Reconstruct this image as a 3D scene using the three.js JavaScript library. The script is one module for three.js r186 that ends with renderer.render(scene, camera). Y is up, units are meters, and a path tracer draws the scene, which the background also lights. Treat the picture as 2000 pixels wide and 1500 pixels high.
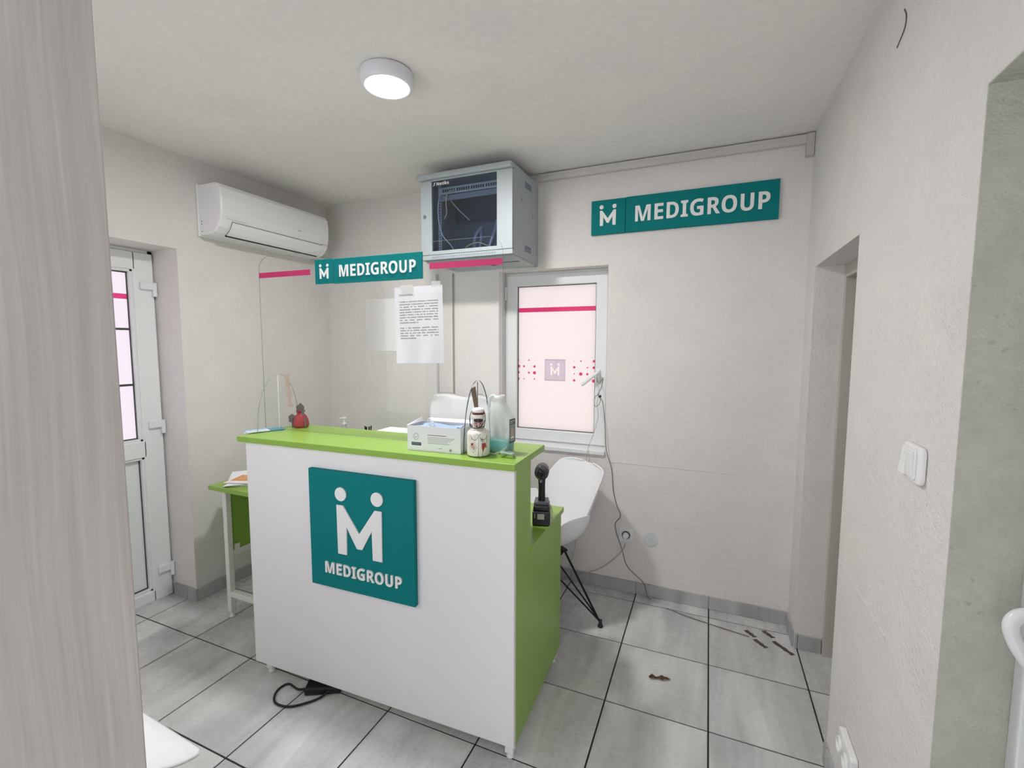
import * as THREE from 'three';
import { RoundedBoxGeometry } from 'three/addons/geometries/RoundedBoxGeometry.js';
import { mergeGeometries, mergeVertices } from 'three/addons/utils/BufferGeometryUtils.js';
import { FontLoader } from 'three/addons/loaders/FontLoader.js';
import { ImprovedNoise } from 'three/addons/math/ImprovedNoise.js';
import { RectAreaLightUniformsLib } from 'three/addons/lights/RectAreaLightUniformsLib.js';

// ---------------------------------------------------------------- camera, sky, exposure
const scene = new THREE.Scene();
const camera = new THREE.PerspectiveCamera(79.56, 2000 / 1500, 0.02, 60);
camera.rotation.order = 'YXZ';
camera.position.set(-0.44, 1.5, 2.7546);
camera.rotation.set(-0.0856, 0.4028, 0.0019);
scene.add(camera);
const renderer = new THREE.WebGLRenderer({ antialias: true });
renderer.toneMapping = THREE.LinearToneMapping;
renderer.toneMappingExposure = 1.25;
renderer.shadowMap.enabled = true;
RectAreaLightUniformsLib.init();
scene.background = new THREE.Color().setRGB(2.6, 2.6, 2.72);   // bright overcast sky outside
const LAMP = 262, LAMP_COLOR = new THREE.Color().setRGB(1, 0.985, 0.965);

// ---------------------------------------------------------------- sizes (metres); origin: back right floor corner
const W = 3.146, H = 2.536, ZR = 2.52, TILE = 0.4033, TX0 = -0.3912, TILE_Z = 0.4085, TZ0 = 0.098;

// ---------------------------------------------------------------- helpers
let seed = 12345;
const rnd = () => { seed = (seed * 1664525 + 1013904223) >>> 0; return seed / 4294967296; };
const rr = (a, b) => a + (b - a) * rnd();
const perlin = new ImprovedNoise();
const taken = {};
function numbered(n) { const k = taken[n] = (taken[n] ?? -1) + 1; return k ? `${n}_${String(k).padStart(3, '0')}` : n; }
const V = (x, y, z) => new THREE.Vector3(x, y, z);
const lin = (r, g, b) => new THREE.Color().setRGB(r, g, b);
const srgb = (r, g, b) => new THREE.Color().setRGB(r / 255, g / 255, b / 255, THREE.SRGBColorSpace);
const col = c => (Array.isArray(c) ? srgb(...c) : c);
function std(c, roughness = 0.5, extra = {}) { return new THREE.MeshStandardMaterial({ color: col(c), roughness, ...extra }); }
function phys(c, roughness = 0.5, extra = {}) { return new THREE.MeshPhysicalMaterial({ color: col(c), roughness, ...extra }); }

function flat(g) { g = g.index ? g.toNonIndexed() : g; for (const k of Object.keys(g.attributes)) if (!['position', 'normal', 'uv'].includes(k)) g.deleteAttribute(k); return g; }
function join(list) {
  list = list.map(flat);
  for (const g of list) if (!g.attributes.uv) g.setAttribute('uv', new THREE.BufferAttribute(new Float32Array(g.attributes.position.count * 2), 2));
  return list.length === 1 ? list[0] : mergeGeometries(list);
}
function metreUV(g, du = 0, dv = 0) {      // uv in metres from the position, by the main direction of the face
  g = flat(g);
  const p = g.attributes.position, n = g.attributes.normal, uv = new Float32Array(p.count * 2);
  for (let i = 0; i < p.count; i++) {
    const ax = Math.abs(n.getX(i)), ay = Math.abs(n.getY(i)), az = Math.abs(n.getZ(i));
    const x = p.getX(i), y = p.getY(i), z = p.getZ(i);
    const [u, v] = ax > ay && ax > az ? [z, y] : ay > az ? [x, z] : [x, y];
    uv[2 * i] = u + du; uv[2 * i + 1] = v + dv;
  }
  g.setAttribute('uv', new THREE.BufferAttribute(uv, 2));
  return g;
}
// box between two corners
function bx(x0, x1, y0, y1, z0, z1, r = 0) {
  const w = x1 - x0, h = y1 - y0, d = z1 - z0;
  const g = r ? new RoundedBoxGeometry(w, h, d, 2, Math.min(r, w / 2.01, h / 2.01, d / 2.01)) : new THREE.BoxGeometry(w, h, d);
  g.translate((x0 + x1) / 2, (y0 + y1) / 2, (z0 + z1) / 2);
  return g;
}
function rod(a, b, r0, r1 = r0, seg = 12) {
  const d = b.clone().sub(a), g = new THREE.CylinderGeometry(r1, r0, d.length(), seg);
  g.applyQuaternion(new THREE.Quaternion().setFromUnitVectors(V(0, 1, 0), d.clone().normalize()));
  g.translate((a.x + b.x) / 2, (a.y + b.y) / 2, (a.z + b.z) / 2);
  return g;
}
function tube(pts, r, n = 48, seg = 8, closed = false) {
  const c = new THREE.CatmullRomCurve3(pts.map(p => (p.isVector3 ? p : V(...p))), closed, 'centripetal');
  const g = new THREE.TubeGeometry(c, n, r, seg, closed);
  if (closed) return g;
  const caps = [[0, pts[0]], [1, pts[pts.length - 1]]].map(([t]) => { const q = c.getPoint(t), s = new THREE.SphereGeometry(r, seg, 6); s.translate(q.x, q.y, q.z); return s; });
  return join([g, ...caps]);
}
function lathe(profile, seg = 32) { return new THREE.LatheGeometry(profile.map(([r, y]) => new THREE.Vector2(Math.max(r, 1e-5), y)), seg); }
function extrude(shape, depth, bevel = 0, curve = 12) {
  return new THREE.ExtrudeGeometry(shape, { depth: depth - 2 * bevel, bevelEnabled: bevel > 0, bevelThickness: bevel, bevelSize: bevel, bevelOffset: -bevel, bevelSegments: 2, curveSegments: curve }).translate(0, 0, bevel);
}
function roundRect(w, h, r, cx = 0, cy = 0) {
  const s = new THREE.Shape(), x = cx - w / 2, y = cy - h / 2, [a, b, c, d] = Array.isArray(r) ? r : [r, r, r, r];   // bl br tr tl
  s.moveTo(x + a, y); s.lineTo(x + w - b, y); if (b) s.absarc(x + w - b, y + b, b, -Math.PI / 2, 0);
  s.lineTo(x + w, y + h - c); if (c) s.absarc(x + w - c, y + h - c, c, 0, Math.PI / 2);
  s.lineTo(x + d, y + h); if (d) s.absarc(x + d, y + h - d, d, Math.PI / 2, Math.PI);
  s.lineTo(x, y + a); if (a) s.absarc(x + a, y + a, a, Math.PI, Math.PI * 1.5);
  return s;
}
// a closed thin shell from a surface f(u, v), u and v from 0 to 1
function shell(f, nu, nv, t) {
  const P = [], N = [], e = 1e-3;
  for (let j = 0; j <= nv; j++) for (let i = 0; i <= nu; i++) {
    const u = i / nu, v = j / nv;
    const du = f(Math.min(1, u + e), v).sub(f(Math.max(0, u - e), v)), dv = f(u, Math.min(1, v + e)).sub(f(u, Math.max(0, v - e)));
    P.push(f(u, v)); N.push(du.cross(dv).normalize());
  }
  const pos = [], idx = [], M = (nu + 1) * (nv + 1), at = (i, j) => j * (nu + 1) + i;
  for (let k = 0; k < M; k++) pos.push(P[k].x, P[k].y, P[k].z);
  for (let k = 0; k < M; k++) pos.push(P[k].x - N[k].x * t, P[k].y - N[k].y * t, P[k].z - N[k].z * t);
  for (let j = 0; j < nv; j++) for (let i = 0; i < nu; i++) {
    const a = at(i, j), b = at(i + 1, j), c = at(i + 1, j + 1), d = at(i, j + 1);
    idx.push(a, b, c, a, c, d, M + a, M + c, M + b, M + a, M + d, M + c);
  }
  const wall = (a, b) => idx.push(a, M + a, M + b, a, M + b, b);
  for (let i = 0; i < nu; i++) { wall(at(i, 0), at(i + 1, 0)); wall(at(i + 1, nv), at(i, nv)); }
  for (let j = 0; j < nv; j++) { wall(at(nu, j), at(nu, j + 1)); wall(at(0, j + 1), at(0, j)); }
  const g = new THREE.BufferGeometry();
  g.setAttribute('position', new THREE.Float32BufferAttribute(pos, 3)); g.setIndex(idx); g.computeVertexNormals();
  return g;
}
function obj(name, geos, material, parent = scene) {
  const m = new THREE.Mesh(join(Array.isArray(geos) ? geos : [geos]), material);
  m.name = parent === scene ? numbered(name) : name;
  m.castShadow = m.receiveShadow = true; parent.add(m);
  return m;
}
function thing(name, label, category, pos = [0, 0, 0], turn = 0, group) {
  const o = new THREE.Group(); o.name = numbered(name); o.position.set(...pos); o.rotation.y = turn;
  o.userData = { label, category }; if (group) o.userData.group = group;
  scene.add(o); return o;
}
function tag(o, label, category, group) { Object.assign(o.userData, { label, category }); if (group) o.userData.group = group; return o; }
function struct(name, label) { const o = new THREE.Group(); o.name = name; o.userData = { kind: 'structure', label, category: name.replace(/_.*/, '') }; scene.add(o); return o; }

// ---------------------------------------------------------------- textures
function dataTex(n, fn, isColor, m = n) {
  const d = new Uint8Array(n * m * 4);
  for (let y = 0; y < m; y++) for (let x = 0; x < n; x++) { const c = fn(x / n, y / m), k = 4 * (y * n + x); d[k] = c[0]; d[k + 1] = c[1]; d[k + 2] = c[2]; d[k + 3] = 255; }
  const t = new THREE.DataTexture(d, n, m); t.wrapS = t.wrapT = THREE.RepeatWrapping; t.magFilter = THREE.LinearFilter; t.minFilter = THREE.LinearMipmapLinearFilter;
  if (isColor) t.colorSpace = THREE.SRGBColorSpace; t.needsUpdate = true; return t;
}
const TAU = Math.PI * 2;
// noise that repeats over the unit square (on a torus, mixed from two 3D taps)
function tnoise(u, v, f, s = 0) { // periodic blend
  const a = (x, y) => perlin.noise(x * f + s, y * f + s * 1.7, s * 3.1);
  const bu = u, bv = v;
  return a(u, v) * (1 - bu) * (1 - bv) + a(u - 1, v) * bu * (1 - bv) + a(u, v - 1) * (1 - bu) * bv + a(u - 1, v - 1) * bu * bv;
}
const clamp = (x, a = 0, b = 255) => Math.max(a, Math.min(b, x));
const plasterBump = dataTex(512, (u, v) => {
  const h = 128 + 60 * tnoise(u, v, 9, 1) + 60 * tnoise(u, v, 26, 2) + 45 * tnoise(u, v, 70, 3) + 25 * tnoise(u, v, 150, 4);
  return [clamp(h), clamp(h), clamp(h)];
});
const plasterColor = dataTex(512, (u, v) => {
  const a = tnoise(u, v, 5, 7), b = tnoise(u, v, 40, 8), s = tnoise(u, v, 90, 9);
  const k = 243 + 6 * a + 4 * b - (s > 0.62 ? 10 : 0);
  return [clamp(k), clamp(k - 1 + 1.5 * b), clamp(k - 3 - 2 * a)];
}, true);
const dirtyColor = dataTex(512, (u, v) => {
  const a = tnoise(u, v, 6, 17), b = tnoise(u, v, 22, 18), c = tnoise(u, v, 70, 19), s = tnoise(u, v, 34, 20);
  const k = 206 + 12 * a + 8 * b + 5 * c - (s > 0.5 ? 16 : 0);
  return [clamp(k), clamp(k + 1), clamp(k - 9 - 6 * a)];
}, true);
function rep(t, r, r2 = r) { const c = t.clone(); c.repeat.set(r, r2); c.needsUpdate = true; return c; }
function streak(u, v, fu, fv, q) {      // noise stretched along v that repeats over the unit square
  const a = (x, y) => perlin.noise(x * fu + q, y * fv + q * 1.3, q * 2.1);
  const su = u * u * (3 - 2 * u), sv = v * v * (3 - 2 * v);
  return (a(u, v) * (1 - su) + a(u - 1, v) * su) * (1 - sv) + (a(u, v - 1) * (1 - su) + a(u - 1, v - 1) * su) * sv;
}
const tileColor = dataTex(1024, (u, v) => {   // soft streaks and clouds along v
  const w = u + 0.02 * Math.sin(TAU * v + 3 * Math.sin(TAU * u));
  const a = streak(w, v, 7, 1.1, 3.3), b = streak(w, v, 17, 1.7, 7.7), c = streak(w, v, 55, 3, 1.1), d = tnoise(u, v, 14, 33), e = streak(w, v, 3.5, 1.4, 5.5);
  const speck = tnoise(u, v, 120, 35) > 0.68 ? -24 : 0;
  const k = 206 + 30 * a + 20 * b + 8 * c + 5 * d + 20 * e + speck;
  return [clamp(k), clamp(k - 0.5), clamp(k - 1 - 4 * e)];
}, true);
const tileRough = dataTex(256, (u, v) => { const k = 128 + 45 * tnoise(u, v, 12, 41) + 30 * tnoise(u, v, 40, 42); return [k, clamp(k), k]; });
const woodColor = dataTex(1024, (u, v) => {   // laminate grain along v
  const w = 0.02 * tnoise(u, v, 4, 51);
  const a = perlin.noise((u + w) * 40, v * 2.2, 2.2), b = perlin.noise((u + w) * 110, v * 5, 4.4), c = perlin.noise((u + w) * 260, v * 9, 6.6), d = tnoise(u, v, 5, 53);
  const k = 208 + 5 * a + 8 * b + 8 * c + 4 * d;
  return [clamp(k + 2), clamp(k - 3), clamp(k - 10)];
}, true);
const melamineBump = dataTex(256, (u, v) => { const k = 128 + 70 * tnoise(u, v, 90, 61) + 40 * tnoise(u, v, 40, 62); return [clamp(k), clamp(k), clamp(k)]; });
function canvasTex(w, h, draw) {
  const c = document.createElement('canvas'); c.width = w; c.height = h; draw(c.getContext('2d'), w, h);
  const t = new THREE.CanvasTexture(c); t.colorSpace = THREE.SRGBColorSpace; t.magFilter = THREE.LinearFilter; return t;
}

// ---------------------------------------------------------------- materials
const M = {
  wall: std(lin(0.85, 0.826, 0.822), 0.9, { map: rep(plasterColor, 1.1), bumpMap: rep(plasterBump, 1.6), bumpScale: 0.0035 }),
  roughWall: std(lin(0.85, 0.83, 0.83), 0.9, { map: rep(plasterColor, 1.3), bumpMap: rep(plasterBump, 2.6), bumpScale: 0.006 }),
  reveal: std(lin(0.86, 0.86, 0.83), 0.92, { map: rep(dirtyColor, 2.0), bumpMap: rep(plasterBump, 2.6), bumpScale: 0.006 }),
  ceiling: std(lin(0.95, 0.927, 0.92), 0.92, { map: rep(plasterColor, 0.8), bumpMap: rep(plasterBump, 1.0), bumpScale: 0.004 }),
  tile: std(lin(0.92, 0.92, 0.925), 0.55, { map: rep(tileColor, 1 / 0.8), roughnessMap: rep(tileRough, 1.5) }),
  grout: std([44, 42, 41], 0.95),
  skirting: std(lin(0.66, 0.665, 0.69), 0.5, { map: rep(tileColor, 1.1) }),
  pvc: std([232, 235, 236], 0.28),
  pvcGrey: std([236, 240, 240], 0.35),
  gasket: std([70, 72, 74], 0.6),
  wood: std(lin(0.86, 0.86, 0.87), 0.6, { map: rep(woodColor, 2.2, 1.1), bumpMap: rep(woodColor, 2.2, 1.1), bumpScale: 0.0004 }),
  white: std([238, 236, 238], 0.42, { bumpMap: rep(melamineBump, 6), bumpScale: 0.0001 }),
  green: std([142, 180, 74], 0.32, { bumpMap: rep(melamineBump, 6), bumpScale: 0.00015 }),
  whiteMetal: std([232, 233, 226], 0.38),
  teal: phys([0, 122, 124], 0.7, { specularIntensity: 0.4 }),
  letter: std([238, 238, 238], 0.6),
  acrylic: phys(lin(0.985, 0.99, 0.99), 0.0, { transmission: 1, thickness: 0, ior: 1.45, specularIntensity: 0.55 }),
  acrylicEdge: phys([176, 188, 193], 0.2, { transmission: 0.7, thickness: 0 }),
  acrylicDark: phys([74, 84, 104], 0.2, { transmission: 0.25, thickness: 0 }),
  magenta: std([198, 44, 104], 0.5),
  film: phys(lin(0.9, 0.22, 0.47), 1, { transmission: 0.97, thickness: 0 }),
  filmGrey: phys(lin(0.86, 0.83, 0.88), 1, { transmission: 0.97, thickness: 0 }),
  frost: phys(lin(0.585, 0.548, 0.535), 0.85, { transmission: 0.94, thickness: 0, ior: 1.3 }),
  frostDoor: phys(lin(0.59, 0.556, 0.575), 0.85, { transmission: 0.94, thickness: 0, ior: 1.3 }),
  plastic: std([240, 240, 240], 0.33),
  shellWhite: phys([242, 243, 245], 0.36),
  acWhite: phys([240, 240, 242], 0.3, { clearcoat: 0.2 }),
  dark: std([22, 23, 25], 0.55),
  blackMetal: std([16, 16, 17], 0.4, { metalness: 0.3 }),
  rack: std([172, 180, 184], 0.42),
  rackDark: std([112, 124, 142], 0.6),
  smoked: phys(lin(0.7, 0.75, 0.82), 0.02, { transmission: 1, thickness: 0, ior: 1.5 }),
  steel: std([170, 172, 174], 0.35, { metalness: 0.8 }),
  paper: std([240, 240, 243], 0.85, { side: THREE.DoubleSide }),
  cord: std([188, 182, 174], 0.6),
  cordDark: std([120, 108, 98], 0.6),
};

// ================================================================ STRUCTURE
// ---- floor: dark grout bed and single tiles
{
  const floor = struct('floor', 'pale grey streaked floor tiles with dark grout lines');
  obj('grout_bed', metreUV(bx(-3.6, 1.2, -0.12, -0.003, -0.3, 4.2)), M.grout, floor);
  const gap = 0.0068, variants = [];
  const xs = [], zs = [];
  for (let k = -8; k <= 3; k++) xs.push(TX0 + k * TILE);
  for (let k = -1; k <= 11; k++) zs.push(TZ0 + k * TILE_Z);
  for (let k = 0; k < 7; k++) variants.push([rnd() * 3, rnd() * 3]);
  const cache = {};
  for (let i = 0; i < xs.length - 1; i++) for (let j = 0; j < zs.length - 1; j++) {
    let x0 = Math.max(xs[i], -3.5), x1 = Math.min(xs[i + 1], 0.8), z0 = Math.max(zs[j], -0.16), z1 = Math.min(zs[j + 1], 4.15);
    if (x1 - x0 < 0.03 || z1 - z0 < 0.03) continue;
    const w = x1 - x0 - gap, d = z1 - z0 - gap, v = (i * 5 + j * 3) % 7, key = `${w.toFixed(3)}_${d.toFixed(3)}_${v}`;
    cache[key] ??= metreUV(bx(-w / 2, w / 2, -0.008, 0, -d / 2, d / 2), ...variants[v]);
    const t = new THREE.Mesh(cache[key], M.tile); t.name = 'floor_tile'; t.receiveShadow = t.castShadow = true;
    t.position.set((x0 + x1) / 2, 0, (z0 + z1) / 2); floor.add(t);
  }
}
// ---- ceiling
{
  const c = struct('ceiling', 'off-white painted plaster ceiling');
  obj('ceiling_slab', metreUV(join([bx(-3.6, 1.2, H, H + 0.15, -0.3, ZR + 0.2), bx(-1.55, 1.2, H, H + 0.15, ZR + 0.2, 4.2)])), M.ceiling, c);
}
// ---- walls, with openings
const WIN = { x0: -1.708, x1: -1.0, y0: 0.852, y1: 1.967 };
{
  const w = struct('wall_back', 'off-white plaster wall with the frosted window');
  obj('plaster', metreUV(join([bx(-3.6, WIN.x0, 0, H, -0.22, 0), bx(WIN.x1, 0.3, 0, H, -0.22, 0), bx(WIN.x0, WIN.x1, 0, WIN.y0, -0.22, 0), bx(WIN.x0, WIN.x1, WIN.y1, H, -0.22, 0)])), M.wall, w);
  obj('plaster_ridge', metreUV(bx(-0.97, -0.28, 0.792, 0.796, -0.002, 0.0022, 0.001)), M.wall, w);
}
{
  const w = struct('wall_left', 'off-white plaster wall carrying the air conditioner');
  obj('plaster', metreUV(join([bx(-W - 0.28, -W, 0, H, 0, 1.10), bx(-W - 0.28, -W, 2.02, H, 1.10, 2.0), bx(-W - 0.28, -W, 0, H, 2.0, ZR)])), M.wall, w);
}
{
  const w = struct('wall_right', 'rough white plaster wall with two recessed doorways');
  obj('plaster', metreUV(join([bx(0, 0.3, 0, H, 0, 0.2), bx(0, 0.3, 1.862, H, 0.2, 0.885), bx(0, 0.3, 0, H, 0.885, 1.628), bx(0, 0.3, 1.964, H, 1.628, 2.47), bx(0, 0.3, 0, H, 2.47, ZR)])), M.roughWall, w);
  obj('reveal', metreUV(bx(0.0006, 0.3, 0, 1.964, 1.6282, 1.63)), M.reveal, w);
  obj('lintel', metreUV(bx(0.0006, 0.3, 1.962, 1.9638, 1.63, 2.47)), M.reveal, w);
  obj('plaster_ridge', metreUV(bx(-0.0025, 0.002, 0.756, 0.7595, 0.886, 1.352, 0.001)), M.roughWall, w);
}
{
  const w = struct('wall_rear', 'plaster wall behind the photographer with the entrance doorway');
  obj('plaster', metreUV(join([bx(-3.6, -2.75, 0, H, ZR, ZR + 0.13), bx(-1.55, -0.962, 0, H, ZR, ZR + 0.13), bx(-2.75, -1.55, 0, 0.9, ZR, ZR + 0.13), bx(-2.75, -1.55, 2.1, H, ZR, ZR + 0.13), bx(-0.02, 0.3, 0, H, ZR, ZR + 0.13), bx(-0.962, -0.02, 2.06, H, ZR, ZR + 0.13)])), M.wall, w);
  const h = struct('wall_hall', 'plaster walls of the hall behind the photographer');
  obj('plaster', metreUV(join([bx(-1.5, -1.35, 0, H, ZR + 0.13, 4.0), bx(0.75, 0.95, 0, H, ZR + 0.13, 4.0), bx(-1.5, -1.2, 0, H, 4.0, 4.2), bx(0.6, 0.95, 0, H, 4.0, 4.2), bx(-1.2, 0.6, 0, 0.35, 4.0, 4.2), bx(-1.2, 0.6, 2.3, H, 4.0, 4.2), bx(0.3, 0.95, 0, H, ZR, ZR + 0.13)])), M.wall, h);
}
{
  const w = struct('window_added_2', 'wide white unseen window, added in the hall behind the photographer for daylight');  // unseen window, added so soft daylight reaches the counter front
  obj('frame', [bx(-1.2, 0.6, 0.35, 0.42, 4.06, 4.12, 0.004), bx(-1.2, 0.6, 2.23, 2.3, 4.06, 4.12, 0.004), bx(-1.2, -1.13, 0.42, 2.23, 4.06, 4.12, 0.004), bx(0.53, 0.6, 0.42, 2.23, 4.06, 4.12, 0.004), bx(-0.34, -0.26, 0.42, 2.23, 4.06, 4.12, 0.004)], M.pvc, w);
  for (const [a, b] of [[-1.13, -0.34], [-0.26, 0.53]]) obj('pane', bx(a, b, 0.42, 2.23, 4.088, 4.092), M.acrylic, w);
}
{
  const w = struct('window_added_3', 'white unseen window, added in the wall behind the photographer to light the left side');  // added out of view to brighten counter front, ceiling and left floor
  const a = -2.75, b = -1.55, z0 = ZR + 0.05, z1 = ZR + 0.11;
  obj('frame', [bx(a, b, 0.9, 0.97, z0, z1, 0.004), bx(a, b, 2.03, 2.1, z0, z1, 0.004), bx(a, a + 0.07, 0.97, 2.03, z0, z1, 0.004), bx(b - 0.07, b, 0.97, 2.03, z0, z1, 0.004), bx(-2.19, -2.11, 0.97, 2.03, z0, z1, 0.004)], M.pvc, w);
  for (const [c, d] of [[a + 0.07, -2.19], [-2.11, b - 0.07]]) obj('pane', bx(c, d, 0.97, 2.03, z0 + 0.026, z0 + 0.03), M.acrylic, w);
  obj('sill', bx(a, b, 0.88, 0.905, ZR - 0.02, z0 + 0.01, 0.004), M.pvc, w);
}
// ---- woodgrain door lining beside the camera
{
  const d = struct('door_3', 'grey-beige woodgrain laminate door lining close to the camera');
  obj('side_lining', metreUV(bx(-0.962, -0.935, 0, 2.06, ZR - 0.012, ZR + 0.142, 0.002)), M.wood, d);
  obj('side_lining', metreUV(bx(-0.047, -0.02, 0, 2.06, ZR - 0.012, ZR + 0.142, 0.002)), M.wood, d);
  obj('head_lining', metreUV(bx(-0.935, -0.047, 2.033, 2.06, ZR - 0.012, ZR + 0.142, 0.002)), M.wood, d);
}
// ---- skirting tiles
function skirt(name, label, runs) {
  const s = struct(name, label);
  for (const [ax, from, to, at, dir] of runs) {
    for (let a = from; a < to - 0.01; ) {
      const T = ax === 'x' ? TILE : TILE_Z, k = Math.floor((a - (ax === 'x' ? TX0 : TZ0)) / T + 1e-6), b = Math.min(to, (ax === 'x' ? TX0 : TZ0) + (k + 1) * T);
      const g = ax === 'x' ? bx(a + 0.0015, b - 0.0015, 0.001, 0.074, Math.min(at, at + dir * 0.011), Math.max(at, at + dir * 0.011), 0.001) : bx(Math.min(at, at + dir * 0.011), Math.max(at, at + dir * 0.011), 0.001, 0.074, a + 0.0015, b - 0.0015, 0.001);
      obj('skirting_tile', metreUV(g, rnd(), rnd()), M.skirting, s);
      a = b;
    }
  }
}
skirt('baseboard_back', 'grey skirting tiles along the window wall', [['x', -W, 0, 0, 1]]);
skirt('baseboard_left', 'grey skirting tiles under the air conditioner and round the door corner', [['z', 0.012, 1.10, -W, 1], ['x', -W - 0.19, -W + 0.011, 1.10, 1]]);
skirt('baseboard_right', 'grey skirting tiles around the right doorways', [['z', 0.012, 0.2, 0, -1], ['x', 0.0, 0.112, 0.2, 1], ['z', 0.886, 1.61, 0, -1]]);

// ---- window in the back wall
const FZ = -0.1;   // inner face of the frame
{
  const w = struct('window_1', 'white plastic window with frosted glass, pink stripe, dots and a square logo');
  const { x0, x1, y0, y1 } = WIN, fr = (a, b, c, d, t, z0, z1, r) => [bx(a, b, c, c + t, z0, z1, r), bx(a, b, d - t, d, z0, z1, r), bx(a, a + t, c + t * 0.9, d - t * 0.9, z0, z1, r), bx(b - t, b, c + t * 0.9, d - t * 0.9, z0, z1, r)];
  obj('frame', fr(x0, x1, y0, y1, 0.05, FZ - 0.075, FZ - 0.012, 0.004), M.pvc, w);
  obj('sash', fr(x0 + 0.012, x1 - 0.02, y0 + 0.012, y1 - 0.014, 0.073, FZ - 0.06, FZ, 0.006), M.pvc, w);
  const gx0 = x0 + 0.078, gx1 = x1 - 0.088, gy0 = y0 + 0.078, gy1 = y1 - 0.08, gz = FZ - 0.024;
  obj('gasket', fr(gx0, gx1, gy0, gy1, 0.011, gz - 0.004, gz + 0.003, 0), M.gasket, w);
  const pane = obj('pane', bx(gx0, gx1, gy0, gy1, gz - 0.004, gz - 0.003), M.frost, w);
  obj('film_stripe', bx(gx0 + 0.012, gx1 - 0.012, 1.712, 1.741, gz - 0.0028, gz - 0.002), M.film, pane);
  // dots
  const dots = [];
  const rows = [1.395, 1.354, 1.312, 1.270];
  const L = [[-1.618, [3.5, 9, 6, 6]], [-1.58, [1.5, 6, 0, 3.5]], [-1.545, [4.5, 0, 6, 0]], [-1.505, [1.5, 7, 9.5, 4]]];
  const R = [[-1.233, [2, 7, 3.5, 7]], [-1.19, [4.5, 0, 9.5, 0]], [-1.147, [1.5, 4, 6.5, 2]], [-1.106, [7, 7.5, 3.5, 9.5]]];
  for (const [x, rs] of [...L, ...R]) rs.forEach((r, i) => { if (r) dots.push([x, rows[i], r / 1000]); });
  for (const [x, y, r] of dots) obj('film_dot', new THREE.CylinderGeometry(r * 1.15, r * 1.15, 0.0008, 20).rotateX(Math.PI / 2).translate(x, y, gz - 0.0024), M.film, pane);
  const lx = -1.363, ly = 1.333;
  const border = roundRect(0.142, 0.142, 0.001), hole = roundRect(0.132, 0.132, 0.001); border.holes.push(hole);
  const sq = roundRect(0.134, 0.134, 0.001);
  for (const h of logoHoles(0.062, 0, -0.018)) sq.holes.push(h);
  obj('film_logo', extrude(sq, 0.0008).translate(lx, ly, gz - 0.0028), M.filmGrey, pane);
  obj('film_border', extrude(border, 0.0008).translate(lx, ly, gz - 0.0028), M.filmGrey, pane);
  // handle, hanging a little to the left
  const h = obj('handle_plate', bx(-1.088, -1.058, 1.265, 1.345, FZ, FZ + 0.012, 0.006), M.pvc, w);
  obj('handle_lever', [rod(V(-1.073, 1.322, FZ + 0.01), V(-1.073, 1.322, FZ + 0.05), 0.011, 0.011, 16), tube([[-1.066, 1.328, FZ + 0.048], [-1.085, 1.312, FZ + 0.05], [-1.13, 1.275, FZ + 0.05], [-1.158, 1.252, FZ + 0.048]], 0.0105, 20, 10)], M.pvc, h);
  obj('hinge', bx(x0 + 0.001, x0 + 0.014, 1.79, 1.88, FZ - 0.012, FZ + 0.012, 0.004), M.pvc, w);
  obj('hinge', bx(x0 + 0.001, x0 + 0.014, 0.93, 1.02, FZ - 0.012, FZ + 0.012, 0.004), M.pvc, w);
  obj('sill', bx(x0 - 0.0, x1, y0 - 0.022, y0 + 0.006, FZ - 0.02, 0.018, 0.005), M.pvc, w);
}
// logo outline: a letter M with two heads
function logoM(s, cx = 0, cy = 0) {   // s = width of the M
  const k = s / 0.222, P = [[-0.109, 0], [-0.064, 0], [-0.062, 0.118], [-0.013, 0.034], [0.013, 0.034], [0.062, 0.118], [0.064, 0], [0.109, 0], [0.111, 0.205], [0.077, 0.205], [0, 0.098], [-0.077, 0.205], [-0.111, 0.205]];
  const a = new THREE.Shape(P.map(([x, y]) => new THREE.Vector2(cx + x * k, cy + y * k)));
  const head = sx => { const c = new THREE.Shape(); c.absarc(cx + sx * 0.089 * k, cy + 0.251 * k, 0.0285 * k, 0, TAU); return c; };
  return [a, head(-1), head(1)];
}
function logoHoles(s, cx, cy) { return logoM(s, cx, cy - s * 0.25).map(x => new THREE.Path(x.getPoints(20).reverse())); }

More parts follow.
